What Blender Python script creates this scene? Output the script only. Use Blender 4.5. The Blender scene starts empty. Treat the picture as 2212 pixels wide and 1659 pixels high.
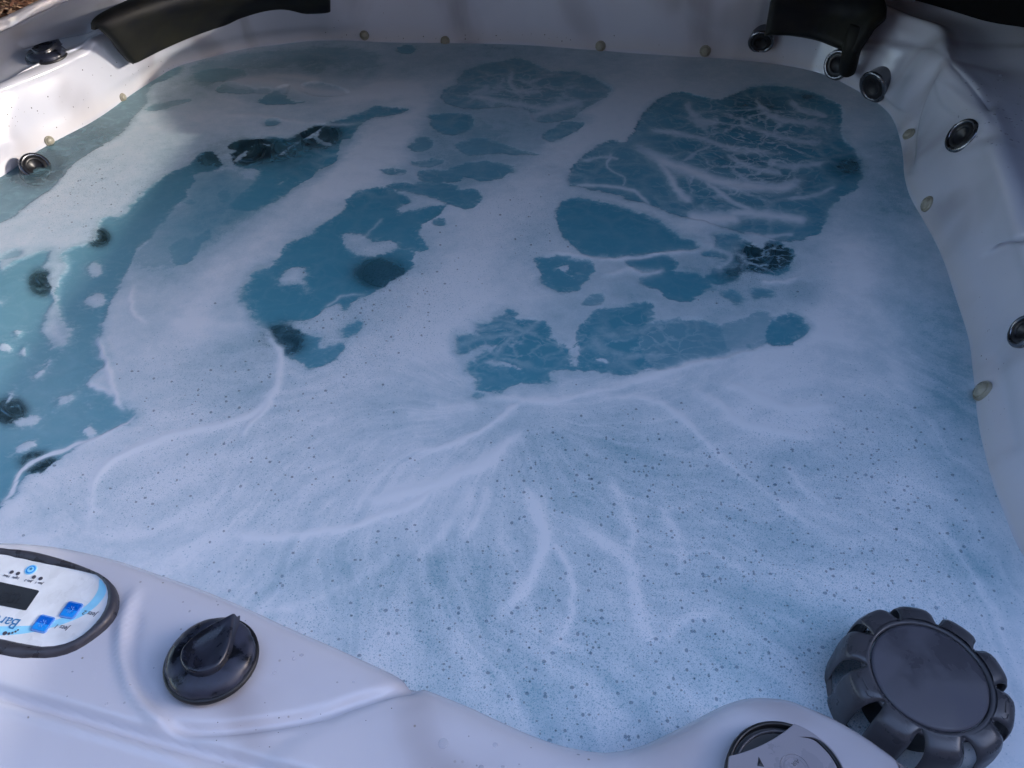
import bpy, bmesh, math, random
import numpy as np
from mathutils import Vector, Matrix

random.seed(7)
SC = bpy.context.scene
COL = SC.collection

# ------------------------------------------------------------------ camera
S = 0.85 / 0.75          # metres per working unit (camera 0.85 m above the water)
WZ = 0.80                # water level above the ground
F_PX, CX, CY = 1663.0, 1106.0, 829.5
PITCH = math.radians(44)
cam_d = bpy.data.cameras.new('camera')
cam = bpy.data.objects.new('camera', cam_d)
COL.objects.link(cam)
cam.location = (0, 0, WZ + 0.85)
cam.rotation_euler = (math.pi / 2 - PITCH, 0, 0)
cam_d.sensor_width = 36
cam_d.lens = 36 * F_PX / 2212
cam_d.clip_start = 0.02
cam_d.clip_end = 300
SC.camera = cam

# ------------------------------------------------------------------ sky, sun, exposure
SUN_AZ = math.radians(0)      # from +x towards +y
SUN_EL = math.radians(17)
world = bpy.data.worlds.new('World')
SC.world = world
world.use_nodes = True
wn = world.node_tree
sky = wn.nodes.new('ShaderNodeTexSky')
sky.sky_type = 'NISHITA'
sky.sun_disc = False
sky.sun_elevation = SUN_EL
sky.sun_rotation = math.pi / 2 - SUN_AZ
sky.air_density = 1.0
bgn = wn.nodes['Background']
bgn.inputs['Strength'].default_value = 0.15
tint = wn.nodes.new('ShaderNodeMix'); tint.data_type = 'RGBA'; tint.blend_type = 'MULTIPLY'; tint.inputs[0].default_value = 1
tint.inputs[7].default_value = (1.02, 0.965, 1.03, 1)      # camera white balance leans to violet
wn.links.new(sky.outputs[0], tint.inputs[6]); wn.links.new(tint.outputs[2], bgn.inputs['Color'])
sun_d = bpy.data.lights.new('sun', 'SUN')
sun_d.energy = 0.42
sun_d.angle = math.radians(0.6)
sun_d.color = (1.0, 0.93, 0.84)
sun = bpy.data.objects.new('sun', sun_d)
COL.objects.link(sun)
sd_ = Vector((math.cos(SUN_EL) * math.cos(SUN_AZ), math.cos(SUN_EL) * math.sin(SUN_AZ), math.sin(SUN_EL)))
sun.rotation_euler = sd_.to_track_quat('Z', 'Y').to_euler()
sun.location = (4, 0, 6)
SC.view_settings.view_transform = 'Standard'
SC.view_settings.look = 'None'
SC.view_settings.exposure = 3.05
SC.view_settings.gamma = 1.0
SC.view_settings.use_curve_mapping = False
ROOF_Y0 = 0.62

# ------------------------------------------------------------------ helpers
cp, sp_ = math.cos(PITCH), math.sin(PITCH)

def U(x, y, z=0.0):
    """point of the real place at height z (working units above the water) seen at photo pixel x, y"""
    u = (x - CX) / F_PX; v = (CY - y) / F_PX
    d = (u, cp + v * sp_, -sp_ + v * cp)
    t = (z - 0.75) / d[2]
    return Vector((d[0] * t * S, d[1] * t * S, z * S + WZ))

def UU(pts, z=0.0):
    return np.array([U(p[0], p[1], z)[:] for p in pts])

def W(x, y, z=0.0):
    return Vector((x * S, y * S, z * S + WZ))

def proj(P):
    P = np.asarray(P, dtype=float)
    x = P[..., 0]; y = P[..., 1]; z = P[..., 2] - (WZ + 0.85)
    dep = y * cp - z * sp_
    up = y * sp_ + z * cp
    return CX + F_PX * x / dep, CY - F_PX * up / dep, dep

def new_mesh(name, verts, faces, mat=None, parent=None, smooth=True):
    me = bpy.data.meshes.new(name)
    me.from_pydata([tuple(v) for v in verts], [], faces)
    me.validate()
    if smooth:
        me.polygons.foreach_set('use_smooth', [True] * len(me.polygons))
    me.update()
    o = bpy.data.objects.new(name, me)
    COL.objects.link(o)
    if mat: me.materials.append(mat)
    if parent: o.parent = parent
    return o

def thing(name, label, cat, mat4=None, group=None):
    o = bpy.data.objects.new(name, None)
    COL.objects.link(o)
    o.empty_display_size = 0.02
    if mat4 is not None: o.matrix_world = mat4
    o['label'] = label; o['category'] = cat
    if group: o['group'] = group
    return o

def tag(o, label, cat, group=None):
    o['label'] = label; o['category'] = cat
    if group: o['group'] = group
    return o

def dup(root, mat4, label):
    r = root.copy(); COL.objects.link(r); r.matrix_world = mat4; r['label'] = label
    for ch in list(root.children):
        c = ch.copy(); COL.objects.link(c); c.parent = r
        for g in ch.children:
            d = g.copy(); COL.objects.link(d); d.parent = c
    return r

def frame(pos, nrm, ref=Vector((0, 1, 0))):
    """matrix with z along nrm, y as close as possible to ref"""
    z = Vector(nrm).normalized()
    y = (ref - z * ref.dot(z)).normalized()
    x = y.cross(z)
    m = Matrix((x, y, z)).transposed().to_4x4()
    m.translation = pos
    return m

def lathe(name, prof, mat, parent=None, seg=48, wob=None, smooth=True):
    vs, fs = [], []
    n = len(prof)
    for i in range(seg):
        a = 2 * math.pi * i / seg
        for r, z in prof:
            rr = r * (wob(a, r) if wob else 1)
            vs.append((rr * math.cos(a), rr * math.sin(a), z))
    for i in range(seg):
        j = (i + 1) % seg
        for k in range(n - 1):
            fs.append((i * n + k, j * n + k, j * n + k + 1, i * n + k + 1))
    if prof[-1][0] < 1e-4:
        pass
    return new_mesh(name, vs, fs, mat, parent, smooth)

def tube(name, pts, r, mat, parent=None, seg=8, closed=False, rfun=None):
    pts = [Vector(p) for p in pts]; n = len(pts); vs = []; fs = []
    for i, p in enumerate(pts):
        a = pts[(i - 1) % n] if (closed or i > 0) else p
        b = pts[(i + 1) % n] if (closed or i < n - 1) else p
        t = (b - a).normalized()
        s1 = t.cross(Vector((0, 0, 1)));
        if s1.length < 1e-3: s1 = t.cross(Vector((1, 0, 0)))
        s1.normalize(); s2 = s1.cross(t)
        rr = r if rfun is None else r * rfun(i / max(1, n - 1))
        for k in range(seg):
            a_ = 2 * math.pi * k / seg
            vs.append(p + (s1 * math.cos(a_) + s2 * math.sin(a_)) * rr)
    m = n if closed else n - 1
    for i in range(m):
        j = (i + 1) % n
        for k in range(seg):
            k2 = (k + 1) % seg
            fs.append((i * seg + k, i * seg + k2, j * seg + k2, j * seg + k))
    if not closed:
        fs.append(tuple(range(seg))); fs.append(tuple((n - 1) * seg + k for k in range(seg))[::-1])
    return new_mesh(name, vs, fs, mat, parent)

def curve_mesh(name, loops, extrude, bevel, mat, parent=None, z=0.0, res=2):
    """flat shape with holes (2D polygons), given thickness and rounded edges, as a mesh"""
    cu = bpy.data.curves.new(name, 'CURVE')
    cu.dimensions = '2D'; cu.fill_mode = 'BOTH'
    cu.extrude = extrude; cu.bevel_depth = bevel; cu.bevel_resolution = res
    for lp in loops:
        s = cu.splines.new('POLY'); s.points.add(len(lp) - 1)
        for i, p in enumerate(lp): s.points[i].co = (p[0], p[1], 0, 1)
        s.use_cyclic_u = True
    t = bpy.data.objects.new('tmp', cu); COL.objects.link(t)
    dg = bpy.context.evaluated_depsgraph_get()
    me = bpy.data.meshes.new_from_object(t.evaluated_get(dg))
    bpy.data.objects.remove(t); bpy.data.curves.remove(cu)
    me.name = name
    me.materials.clear()
    if mat: me.materials.append(mat)
    me.polygons.foreach_set('use_smooth', [False] * len(me.polygons))
    o = bpy.data.objects.new(name, me); COL.objects.link(o)
    if parent: o.parent = parent
    o.location.z = z
    return o

def text_mesh(name, body, size, mat, parent, m4, shear=0.0, ext=0.00012):
    cu = bpy.data.curves.new(name, 'FONT'); cu.body = body; cu.size = size
    cu.align_x = 'CENTER'; cu.align_y = 'CENTER'; cu.extrude = ext; cu.shear = shear
    t = bpy.data.objects.new('tmp', cu); COL.objects.link(t)
    dg = bpy.context.evaluated_depsgraph_get()
    me = bpy.data.meshes.new_from_object(t.evaluated_get(dg))
    bpy.data.objects.remove(t); bpy.data.curves.remove(cu)
    me.materials.clear(); me.materials.append(mat)
    me.transform(m4)
    o = bpy.data.objects.new(name, me); COL.objects.link(o); o.parent = parent
    return o

def cr(P, t, closed):
    """Catmull-Rom through rows of P at parameters t (row units)"""
    n = len(P); i = np.floor(t).astype(int); f = (t - i)
    if closed:
        g = lambda k: P[(i + k) % n]
    else:
        i = np.minimum(i, n - 2); f = t - i
        g = lambda k: P[np.clip(i + k, 0, n - 1)]
    f = f.reshape((-1,) + (1,) * (P.ndim - 1))
    p0, p1, p2, p3 = g(-1), g(0), g(1), g(2)
    return 0.5 * ((2 * p1) + (p2 - p0) * f + (2 * p0 - 5 * p1 + 4 * p2 - p3) * f ** 2 + (3 * p1 - p0 - 3 * p2 + p3) * f ** 3)

RNG = np.random.RandomState(11)
_tab = RNG.rand(256, 256)
def vnoise(x, y, seed=0):
    x = np.asarray(x) + seed * 17.31; y = np.asarray(y) + seed * 9.73
    xi = np.floor(x).astype(int); yi = np.floor(y).astype(int)
    fx = x - xi; fy = y - yi
    fx = fx * fx * (3 - 2 * fx); fy = fy * fy * (3 - 2 * fy)
    a = _tab[xi % 256, yi % 256]; b = _tab[(xi + 1) % 256, yi % 256]
    c = _tab[xi % 256, (yi + 1) % 256]; d = _tab[(xi + 1) % 256, (yi + 1) % 256]
    return (a * (1 - fx) + b * fx) * (1 - fy) + (c * (1 - fx) + d * fx) * fy
def fbm(x, y, o=4, seed=0):
    s = 0; a = 0.5; t = 0
    for k in range(o):
        s = s + a * vnoise(x * 2 ** k, y * 2 ** k, seed + k * 3); t += a; a *= 0.55
    return s / t
def sstep(a, b, x):
    t = np.clip((x - a) / (b - a), 0, 1); return t * t * (3 - 2 * t)

def seg_dist(px, py, poly, closed):
    """distance to a polyline, and along-parameter of nearest point"""
    d = np.full(px.shape, 1e9); tt = np.zeros(px.shape)
    n = len(poly); m = n if closed else n - 1
    for i in range(m):
        ax, ay = poly[i][:2]; bx, by = poly[(i + 1) % n][:2]
        vx, vy = bx - ax, by - ay; L = vx * vx + vy * vy + 1e-12
        t = np.clip(((px - ax) * vx + (py - ay) * vy) / L, 0, 1)
        dd = np.hypot(px - ax - t * vx, py - ay - t * vy)
        k = dd < d
        d = np.where(k, dd, d); tt = np.where(k, (i + t) / m, tt)
    return d, tt
def inside(px, py, poly):
    c = np.zeros(px.shape, bool); n = len(poly)
    for i in range(n):
        ax, ay = poly[i][:2]; bx, by = poly[(i + 1) % n][:2]
        if ay == by: continue
        k = ((ay > py) != (by > py)) & (px < (bx - ax) * (py - ay) / (by - ay) + ax)
        c ^= k
    return c
def smooth_line(pts, n=8, closed=False):
    P = np.array(pts, float)
    m = len(P) if closed else len(P) - 1
    return cr(P, np.linspace(0, m, m * n + (0 if closed else 1), endpoint=not closed), closed)

# ------------------------------------------------------------------ materials
def mat(name):
    m = bpy.data.materials.new(name); m.use_nodes = True
    nt = m.node_tree
    return m, nt, nt.nodes['Principled BSDF'], nt.nodes['Material Output']
def N(nt, typ, **kw):
    n = nt.nodes.new(typ)
    for k, v in kw.items():
        if k.startswith('i_'):
            n.inputs[k[2:].replace('_', ' ')].default_value = v
        else: setattr(n, k, v)
    return n
def ramp(nt, src, stops):
    r = nt.nodes.new('ShaderNodeValToRGB')
    el = r.color_ramp.elements
    while len(el) < len(stops): el.new(0.5)
    for e, (p, c) in zip(el, stops):
        e.position = p; e.color = (c, c, c, 1) if isinstance(c, (int, float)) else (*c, 1)
    nt.links.new(src, r.inputs['Fac'])
    return r
def mathn(nt, op, a, b=None, clamp=False):
    n = nt.nodes.new('ShaderNodeMath'); n.operation = op; n.use_clamp = clamp
    for i, v in enumerate((a, b)):
        if v is None: continue
        if isinstance(v, (int, float)): n.inputs[i].default_value = v
        else: nt.links.new(v, n.inputs[i])
    return n.outputs[0]
def mixc(nt, fac, a, b, blend='MIX'):
    n = nt.nodes.new('ShaderNodeMix'); n.data_type = 'RGBA'; n.blend_type = blend
    if isinstance(fac, (int, float)): n.inputs[0].default_value = fac
    else: nt.links.new(fac, n.inputs[0])
    for i, v in ((6, a), (7, b)):
        if isinstance(v, tuple): n.inputs[i].default_value = (*v, 1)
        else: nt.links.new(v, n.inputs[i])
    return n.outputs[2]
def objco(nt):
    return nt.nodes.new('ShaderNodeTexCoord').outputs['Object']
def noise(nt, vec, scale, detail=4, rough=0.5, dist=0.0):
    n = nt.nodes.new('ShaderNodeTexNoise')
    n.inputs['Scale'].default_value = scale; n.inputs['Detail'].default_value = detail
    n.inputs['Roughness'].default_value = rough; n.inputs['Distortion'].default_value = dist
    nt.links.new(vec, n.inputs['Vector'])
    return n
def mapping(nt, vec, scale=(1, 1, 1), rot=(0, 0, 0)):
    n = nt.nodes.new('ShaderNodeMapping'); n.inputs['Scale'].default_value = scale
    n.inputs['Rotation'].default_value = rot
    nt.links.new(vec, n.inputs['Vector']); return n.outputs[0]
def bump(nt, h, strength, dist, normal=None):
    b = nt.nodes.new('ShaderNodeBump'); b.inputs['Strength'].default_value = strength
    b.inputs['Distance'].default_value = dist
    nt.links.new(h, b.inputs['Height'])
    if normal is not None: nt.links.new(normal, b.inputs['Normal'])
    return b.outputs[0]

def make_acrylic():
    m, nt, b, o = mat('white_marbled_acrylic')
    co = objco(nt)
    warp = noise(nt, mapping(nt, co, (1.2, 1.2, 0.5)), 1.6, 4, 0.55, 1.2)
    # long soft grey veins of the marbled shell
    v = nt.nodes.new('ShaderNodeTexWave'); v.wave_type = 'BANDS'; v.bands_direction = 'DIAGONAL'
    v.inputs['Scale'].default_value = 2.3; v.inputs['Distortion'].default_value = 9.0
    v.inputs['Detail'].default_value = 3; v.inputs['Detail Scale'].default_value = 1.1
    nt.links.new(mapping(nt, co, (1, 1, 0.35)), v.inputs['Vector'])
    vr = ramp(nt, v.outputs['Fac'], [(0.0, 1.0), (0.32, 0.25), (0.7, 0.0)])
    vm = mathn(nt, 'MULTIPLY', vr.outputs[0], ramp(nt, warp.outputs[0], [(0.40, 0.0), (0.58, 0.9)]).outputs[0])
    big = ramp(nt, noise(nt, co, 3.0, 3, 0.5, 0.6).outputs[0], [(0.3, (0.50, 0.515, 0.585)), (0.7, (0.59, 0.60, 0.66))])
    c = mixc(nt, vm, big.outputs[0], (0.36, 0.345, 0.38))
    # scum line just above the water
    geo = nt.nodes.new('ShaderNodeNewGeometry')
    sep = nt.nodes.new('ShaderNodeSeparateXYZ'); nt.links.new(geo.outputs['Position'], sep.inputs[0])
    hz = mathn(nt, 'SUBTRACT', sep.outputs[2], WZ)
    jit = mathn(nt, 'MULTIPLY', mathn(nt, 'SUBTRACT', noise(nt, co, 9, 4).outputs[0], 0.5), 0.03)
    hz2 = mathn(nt, 'ADD', hz, jit)
    sc = ramp(nt, mathn(nt, 'MULTIPLY', hz2, 12.0), [(0.0, 0.0), (0.12, 0.45), (0.6, 0.0)])
    c = mixc(nt, sc.outputs[0], c, (0.60, 0.555, 0.53))
    # small grit
    vo = N(nt, 'ShaderNodeTexVoronoi'); vo.inputs['Scale'].default_value = 42
    nt.links.new(co, vo.inputs['Vector'])
    gate = ramp(nt, noise(nt, co, 5, 2).outputs[0], [(0.5, 0.0), (0.62, 1.0)])
    spk = ramp(nt, vo.outputs['Distance'], [(0.035, 1.0), (0.07, 0.0)])
    c = mixc(nt, mathn(nt, 'MULTIPLY', spk.outputs[0], gate.outputs[0]), c, (0.25, 0.23, 0.22))
    nt.links.new(c, b.inputs['Base Color'])
    rn = ramp(nt, noise(nt, co, 14, 4, 0.6).outputs[0], [(0.3, 0.17), (0.75, 0.27)])
    nt.links.new(rn.outputs[0], b.inputs['Roughness'])
    b.inputs['Coat Weight'].default_value = 0.25
    b.inputs['Coat Roughness'].default_value = 0.06
    # wet film: drops and puddle edges, only on surfaces that face up
    wet = noise(nt, co, 55, 3, 0.5)
    blob = ramp(nt, wet.outputs[0], [(0.56, 0.0), (0.60, 1.0)])
    gate2 = ramp(nt, noise(nt, co, 6.5, 3, 0.5).outputs[0], [(0.52, 0.0), (0.6, 1.0)])
    h = mathn(nt, 'MULTIPLY', blob.outputs[0], gate2.outputs[0])
    n1 = bump(nt, h, 0.10, 0.0004)
    n2 = bump(nt, noise(nt, co, 11, 2, 0.5).outputs[0], 0.12, 0.004, n1)
    nt.links.new(n2, b.inputs['Normal'])
    return m

def make_plastic(name, col, rough=0.3, haze=0.0, hazecol=(0.12, 0.12, 0.13), hscale=22, metallic=0.0, bumpy=0.0):
    m, nt, b, o = mat(name)
    co = objco(nt)
    if haze:
        h = ramp(nt, noise(nt, co, hscale, 5, 0.62, 0.4).outputs[0], [(0.40, 0.0), (0.60, 1.0)])
        f2 = mathn(nt, 'MULTIPLY', h.outputs[0], haze)
        c = mixc(nt, f2, col, hazecol)
        nt.links.new(c, b.inputs['Base Color'])
        r = ramp(nt, h.outputs[0], [(0.0, rough * 0.45), (1.0, min(1, rough * 1.5))])
        nt.links.new(r.outputs[0], b.inputs['Roughness'])
    else:
        c = mixc(nt, ramp(nt, noise(nt, co, 40, 4).outputs[0], [(0.3, 0.0), (0.7, 1.0)]).outputs[0],
                 tuple(x * 0.85 for x in col), tuple(min(1, x * 1.1) for x in col))
        nt.links.new(c, b.inputs['Base Color'])
        r = ramp(nt, noise(nt, co, 30, 4).outputs[0], [(0.3, rough * 0.7), (0.7, min(1, rough * 1.3))])
        nt.links.new(r.outputs[0], b.inputs['Roughness'])
    b.inputs['Metallic'].default_value = metallic
    if bumpy:
        nt.links.new(bump(nt, noise(nt, co, 160, 3).outputs[0], bumpy, 0.001), b.inputs['Normal'])
    return m

M_ACR = make_acrylic()
M_BLACK = make_plastic('wet_black_plastic', (0.006, 0.007, 0.010), 0.36, 0.8, (0.034, 0.040, 0.07), 30)
M_BLACK2 = make_plastic('wet_black_plastic_pointer', (0.008, 0.009, 0.013), 0.34, 0.8, (0.026, 0.031, 0.055), 16)
M_DARK = make_plastic('dark_plastic', (0.010, 0.010, 0.012), 0.4)
M_GREY = make_plastic('grey_plastic', (0.23, 0.225, 0.26), 0.42, 0.10, (0.26, 0.26, 0.30), 18)
M_LID = make_plastic('dark_grey_lid_plastic', (0.050, 0.050, 0.058), 0.38, 0.5, (0.075, 0.075, 0.09), 12)
M_LIDTOP = make_plastic('lid_disc_plastic', (0.062, 0.062, 0.076), 0.5, 0.45, (0.105, 0.105, 0.14), 9)
M_RUBBER = make_plastic('panel_surround_rubber', (0.030, 0.030, 0.037), 0.42, 0.25, (0.075, 0.08, 0.12), 40)
M_CHROME = make_plastic('chrome', (0.22, 0.225, 0.24), 0.24, metallic=1.0)
M_LENS = make_plastic('yellowed_lens', (0.34, 0.32, 0.25), 0.35, 0.6, (0.20, 0.18, 0.13), 60)
M_BLUE = make_plastic('blue_key_top', (0.0, 0.10, 0.50), 0.3, bumpy=0.5)
M_BLUE2 = make_plastic('blue_key_bottom', (0.01, 0.24, 0.72), 0.3, bumpy=0.5)
M_BLUEEDGE = make_plastic('blue_key_edge', (0.12, 0.27, 0.62), 0.35)
M_PALEBLUE = make_plastic('pale_blue_print', (0.25, 0.60, 0.82), 0.3)
M_TEXTBLUE = make_plastic('blue_print', (0.03, 0.17, 0.38), 0.4)
M_TEXT = make_plastic('grey_print', (0.06, 0.06, 0.08), 0.4)
M_PLATE = make_plastic('white_panel_face', (0.64, 0.675, 0.71), 0.3)
M_LCD = make_plastic('lcd_glass', (0.028, 0.034, 0.042), 0.2)
M_LCDSEG = make_plastic('lcd_segment', (0.016, 0.020, 0.026), 0.3)
M_DIRT = make_plastic('dark_grit', (0.03, 0.025, 0.02), 0.9)

# pillow: dark charcoal rubber mottled at random with dull olive
M_PIL, nt, b, o = mat('charcoal_foam_rubber')
co = objco(nt)
c = mixc(nt, ramp(nt, noise(nt, co, 7, 5, 0.6).outputs[0], [(0.42, 0.0), (0.66, 1.0)]).outputs[0], (0.005, 0.006, 0.009), (0.018, 0.018, 0.012))
nt.links.new(c, b.inputs['Base Color']); b.inputs['Roughness'].default_value = 0.6; b.inputs['Specular IOR Level'].default_value = .25
nt.links.new(bump(nt, noise(nt, co, 320, 2).outputs[0], 0.15, 0.0008), b.inputs['Normal'])

# ------------------------------------------------------------------ ground
m, nt, b, o = mat('dark_soil')
co = objco(nt)
c = ramp(nt, noise(nt, co, 3.0, 8, 0.7).outputs[0], [(0.3, (0.010, 0.008, 0.006)), (0.7, (0.045, 0.036, 0.026))])
nt.links.new(c.outputs[0], b.inputs['Base Color']); b.inputs['Roughness'].default_value = 0.95
nt.links.new(bump(nt, noise(nt, co, 18, 8, 0.7).outputs[0], 0.8, 0.05), b.inputs['Normal'])
g = new_mesh('ground', [(-80, -80, 0), (80, -80, 0), (80, 80, 0), (-80, 80, 0)], [(0, 1, 2, 3)], m)
g['kind'] = 'structure'

# ------------------------------------------------------------------ hot tub shell
# each station of the rim: waterline point, lip point, outer rim point
def st(wl, lip=None, out=None, lo=(0.045, 0.16), oo=(0.20, 0.175), sag=0.012, bul=0.0):
    return dict(wl=wl, lip=lip, out=out, lo=lo, oo=oo, sag=sag, bul=bul)
P = U
ST = [
 st(W(-1.20, .78), lo=(.09, .12), oo=(.2, .14)),
 st(W(-1.09, 1.13), W(-1.17, 1.19, .13), W(-1.31, 1.25, .15)),
 st(P(0, 383), W(-1.055, 1.41, .13), W(-1.18, 1.48, .15)),
 st(P(69, 334), P(0, 180, .13), W(-1.125, 1.60, .15)),
 st(P(120, 305), P(55, 152, .132), P(10, 67, .15)),
 st(P(206, 259), P(125, 122, .135), P(52, 48, .15)),
 st(P(295, 197), P(215, 86, .143), P(100, 24, .153)),
 st(P(377, 147), P(318, 40, .152), P(170, -6, .157)),
 st(P(446, 127), P(415, 8, .158), P(290, -45, .163)),
 st(P(514, 110), P(500, -12, .16), P(420, -72, .17)),
 st(P(583, 99), P(575, -24, .16), P(525, -85, .17)),
 st(P(705, 88), P(702, -38, .162)),
 st(P(852, 93)), st(P(962, 94)), st(P(1109, 97)), st(P(1256, 107)), st(P(1366, 116)), st(P(1464, 123)),
 st(P(1567, 128)), st(P(1670, 139)), st(P(1755, 155)), st(P(1807, 174)), st(P(1858, 201)),
 st(P(1903, 230), lo=(.06, .16), oo=(.22, .18)),
 st(P(1930, 262), P(2030, 122, .16), oo=(.22, .18)),
 st(P(1947, 319), P(2085, 185, .158), oo=(.22, .18)),
 st(P(1952, 377), P(2128, 262, .155), oo=(.22, .178)),
 st(P(1965, 425), P(2148, 320, .153), oo=(.22, .178)),
 st(P(1992, 475), P(2170, 385, .152), oo=(.22, .175)),
 st(P(2032, 550), P(2218, 505, .150), oo=(.22, .175)),
 st(P(2064, 645), lo=(.050, .148)), st(P(2091, 731), lo=(.050, .146)), st(P(2102, 821), lo=(.050, .145)),
 st(P(2113, 919), lo=(.050, .143)), st(P(2136, 1017), lo=(.050, .14)), st(P(2162, 1096), lo=(.050, .135)),
 st(P(2215, 1210), lo=(.05, .13)),
 st(W(.60, .36), lo=(.05, .12)), st(W(.545, .235), lo=(.04, .11)), st(W(.44, .185), W(.43, .165, .09), W(.5, -.05, .10), sag=-.006),
]
NEAR = [(1971,1656),(1937,1632),(1870,1585),(1802,1546),(1751,1524),(1700,1506),(1633,1502),(1582,1513),(1531,1537),(1477,1567),(1440,1586),(1385,1610),(1330,1621),(1293,1622),(1219,1610),(1146,1586),(1072,1553),(999,1519),(889,1475),(815,1439),(705,1389),(618,1352),(515,1304),(412,1262),(343,1238),(274,1214),(206,1194),(103,1173),(0,1165),(-120,1168),(-300,1195)]
for i, q in enumerate(NEAR):
    lp = U(q[0], q[1], .09)
    wl = lp + Vector((0.012, 0.014, 0)); wl.z = WZ
    k = i / (len(NEAR) - 1)
    out = lp + Vector((-0.10 - 0.02 * k, -0.30, 0.0)); out.z = WZ + .105 * S
    ST.append(st(wl, lp, out, sag=-.008))
ST += [st(W(-.98, .45), W(-1.02, .40, .095), W(-1.12, .18, .11), sag=-.004),
       st(W(-1.13, .56), W(-1.20, .53, .105), W(-1.38, .46, .12))]
ns = len(ST)
wls = np.array([s['wl'][:] for s in ST])
# outward normals in plan
cen = np.array(W(-.12, 1.12)[:])
outn = np.zeros((ns, 2))
for i in range(ns):
    t = wls[(i + 1) % ns, :2] - wls[i - 1, :2]; t /= np.linalg.norm(t)
    outn[i] = (-t[1], t[0])
outn = (np.roll(outn, 1, 0) + 2 * outn + np.roll(outn, -1, 0)); outn /= np.linalg.norm(outn, axis=1)[:, None]
rows = []
for i, s in enumerate(ST):
    wl = wls[i]; n2 = Vector((outn[i, 0], outn[i, 1], 0))
    wlv = Vector(wl)
    lip = s['lip'] if s['lip'] is not None else Vector((wl[0], wl[1], 0)) + n2 * s['lo'][0] * S + Vector((0, 0, WZ + s['lo'][1] * S))
    out = s['out'] if s['out'] is not None else Vector((lip.x, lip.y, 0)) + n2 * s['oo'][0] * S + Vector((0, 0, WZ + s['oo'][1] * S))
    c2 = Vector(cen)
    def toward(f, z):
        v = wlv.lerp(c2, f); v.z = WZ + z * S; return v
    mid = wlv.lerp(lip, .5) + Vector((-n2.x, -n2.y, 0)) * .004
    hh = lip.z - WZ
    up = Vector((0, 0, 1))
    r = [toward(1, -.62), toward(.6, -.62), toward(.38, -.58), toward(.30, -.30), toward(.12, -.24), toward(.03, -.12),
         wlv, wlv.lerp(lip, .33), mid.lerp(lip, .35),
         wlv.lerp(lip, .90) + (wlv - lip).normalized() * 0.0 ,
         lip.lerp(out, .06) + up * (hh * .02),
         lip.lerp(out, .22) - up * s['sag'] * .5,
         lip.lerp(out, .5) - up * s['sag'],
         lip.lerp(out, .8) - up * s['sag'] * .2,
         out, out + (out - lip).normalized() * .03 - up * .015,
         out + (out - lip).normalized() * .045 - up * .06]
    e = out + (out - lip).normalized() * .045; e.z = .12
    r.append(e)
    rows.append([tuple(v) for v in r])
rows = np.array(rows)                                  # ns x nk x 3
# resample around the rim: more columns where the camera is near
segs = np.linalg.norm(np.roll(wls, -1, 0) - wls, axis=1)
tl = []
for i in range(ns):
    d = segs[i]; dist = np.linalg.norm(wls[i] - np.array([0, 0, WZ + .85]))
    k = max(2, int(d / (0.0048 * dist)))
    tl += list(i + np.arange(k) / k)
tl = np.array(tl)
A = cr(rows, tl, True)
sub = [2, 2, 3, 4, 6, 8, 14, 10, 8, 6, 12, 26, 26, 16, 5, 5, 2]
tk = []
for k, n_ in enumerate(sub): tk += list(k + np.arange(n_) / n_)
tk.append(len(sub)); tk = np.array(tk)
G = cr(A.transpose(1, 0, 2), tk, False)                 # nk x nt x 3
nk, ntt = G.shape[:2]
kval = tk
# surface normals
def gnorm(G):
    du = np.roll(G, -1, 1) - np.roll(G, 1, 1)
    dv = np.gradient(G, axis=0)
    n = np.cross(du, dv); n /= (np.linalg.norm(n, axis=2, keepdims=True) + 1e-12)
    return n
Nn = gnorm(G)
# make normals face the camera side (up / inwards)
if Nn[(kval > 12).argmax(), 0, 2] < 0: Nn = -Nn
px, py, dep = proj(G)
vis = (kval[:, None] > 6.0) & (kval[:, None] < 15) & (dep > .1)
disp = np.zeros(px.shape)
def groove(poly, w, d, w2=None):
    dd, tt = seg_dist(px, py, smooth_line(poly, 6), False)
    fade = np.minimum(1, np.minimum(tt, 1 - tt) / .12)
    disp[...] += np.where(vis, d * np.exp(-(dd / w) ** 2) * fade, 0)
def raise_poly(poly, soft, d, kr=(6, 15)):
    pl = smooth_line(poly, 4, True)
    dd, tt = seg_dist(px, py, pl, True)
    s_ = np.where(inside(px, py, pl), dd, -dd)
    disp[...] += np.where(vis & (kval[:, None] > kr[0]) & (kval[:, None] < kr[1]), d * sstep(-soft, soft, s_), 0)
nearm = py > 1100
# near rim: seat of the control panel and the knob, shallow channels
groove([(-60,1478),(0,1498),(150,1540),(309,1588),(446,1626),(583,1662),(750,1710)], 15, -.0080)
groove([(-60,1505),(0,1523),(110,1555),(213,1585),(330,1620),(420,1650)], 7, .0028)
groove([(915,1479),(889,1484),(840,1495),(759,1523),(700,1545),(583,1565),(480,1577),(412,1576),(343,1560)], 13, -.0065)
groove([(889,1500),(759,1541),(583,1585),(412,1596)], 9, .0015)
groove([(380,1574),(330,1545),(290,1500),(268,1440),(262,1390),(270,1330),(300,1260)], 12, .0045)
groove([(345,1530),(308,1480),(290,1430),(288,1380),(300,1320)], 13, -.0022)
raise_poly([(640,1600),(900,1530),(1200,1625),(1330,1640),(1500,1570),(1650,1530),(1900,1640),(1900,1800),(600,1800)], 26, .003)
# left rim: two shallow valleys running along it
groove([(-40,180),(20,158),(92,131),(150,108),(195,92)], 13, -.010)
groove([(40,98),(79,86),(140,70),(205,58)], 8, -.009)
groove([(-30,200),(40,178),(110,150),(190,112)], 9, .003)
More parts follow.
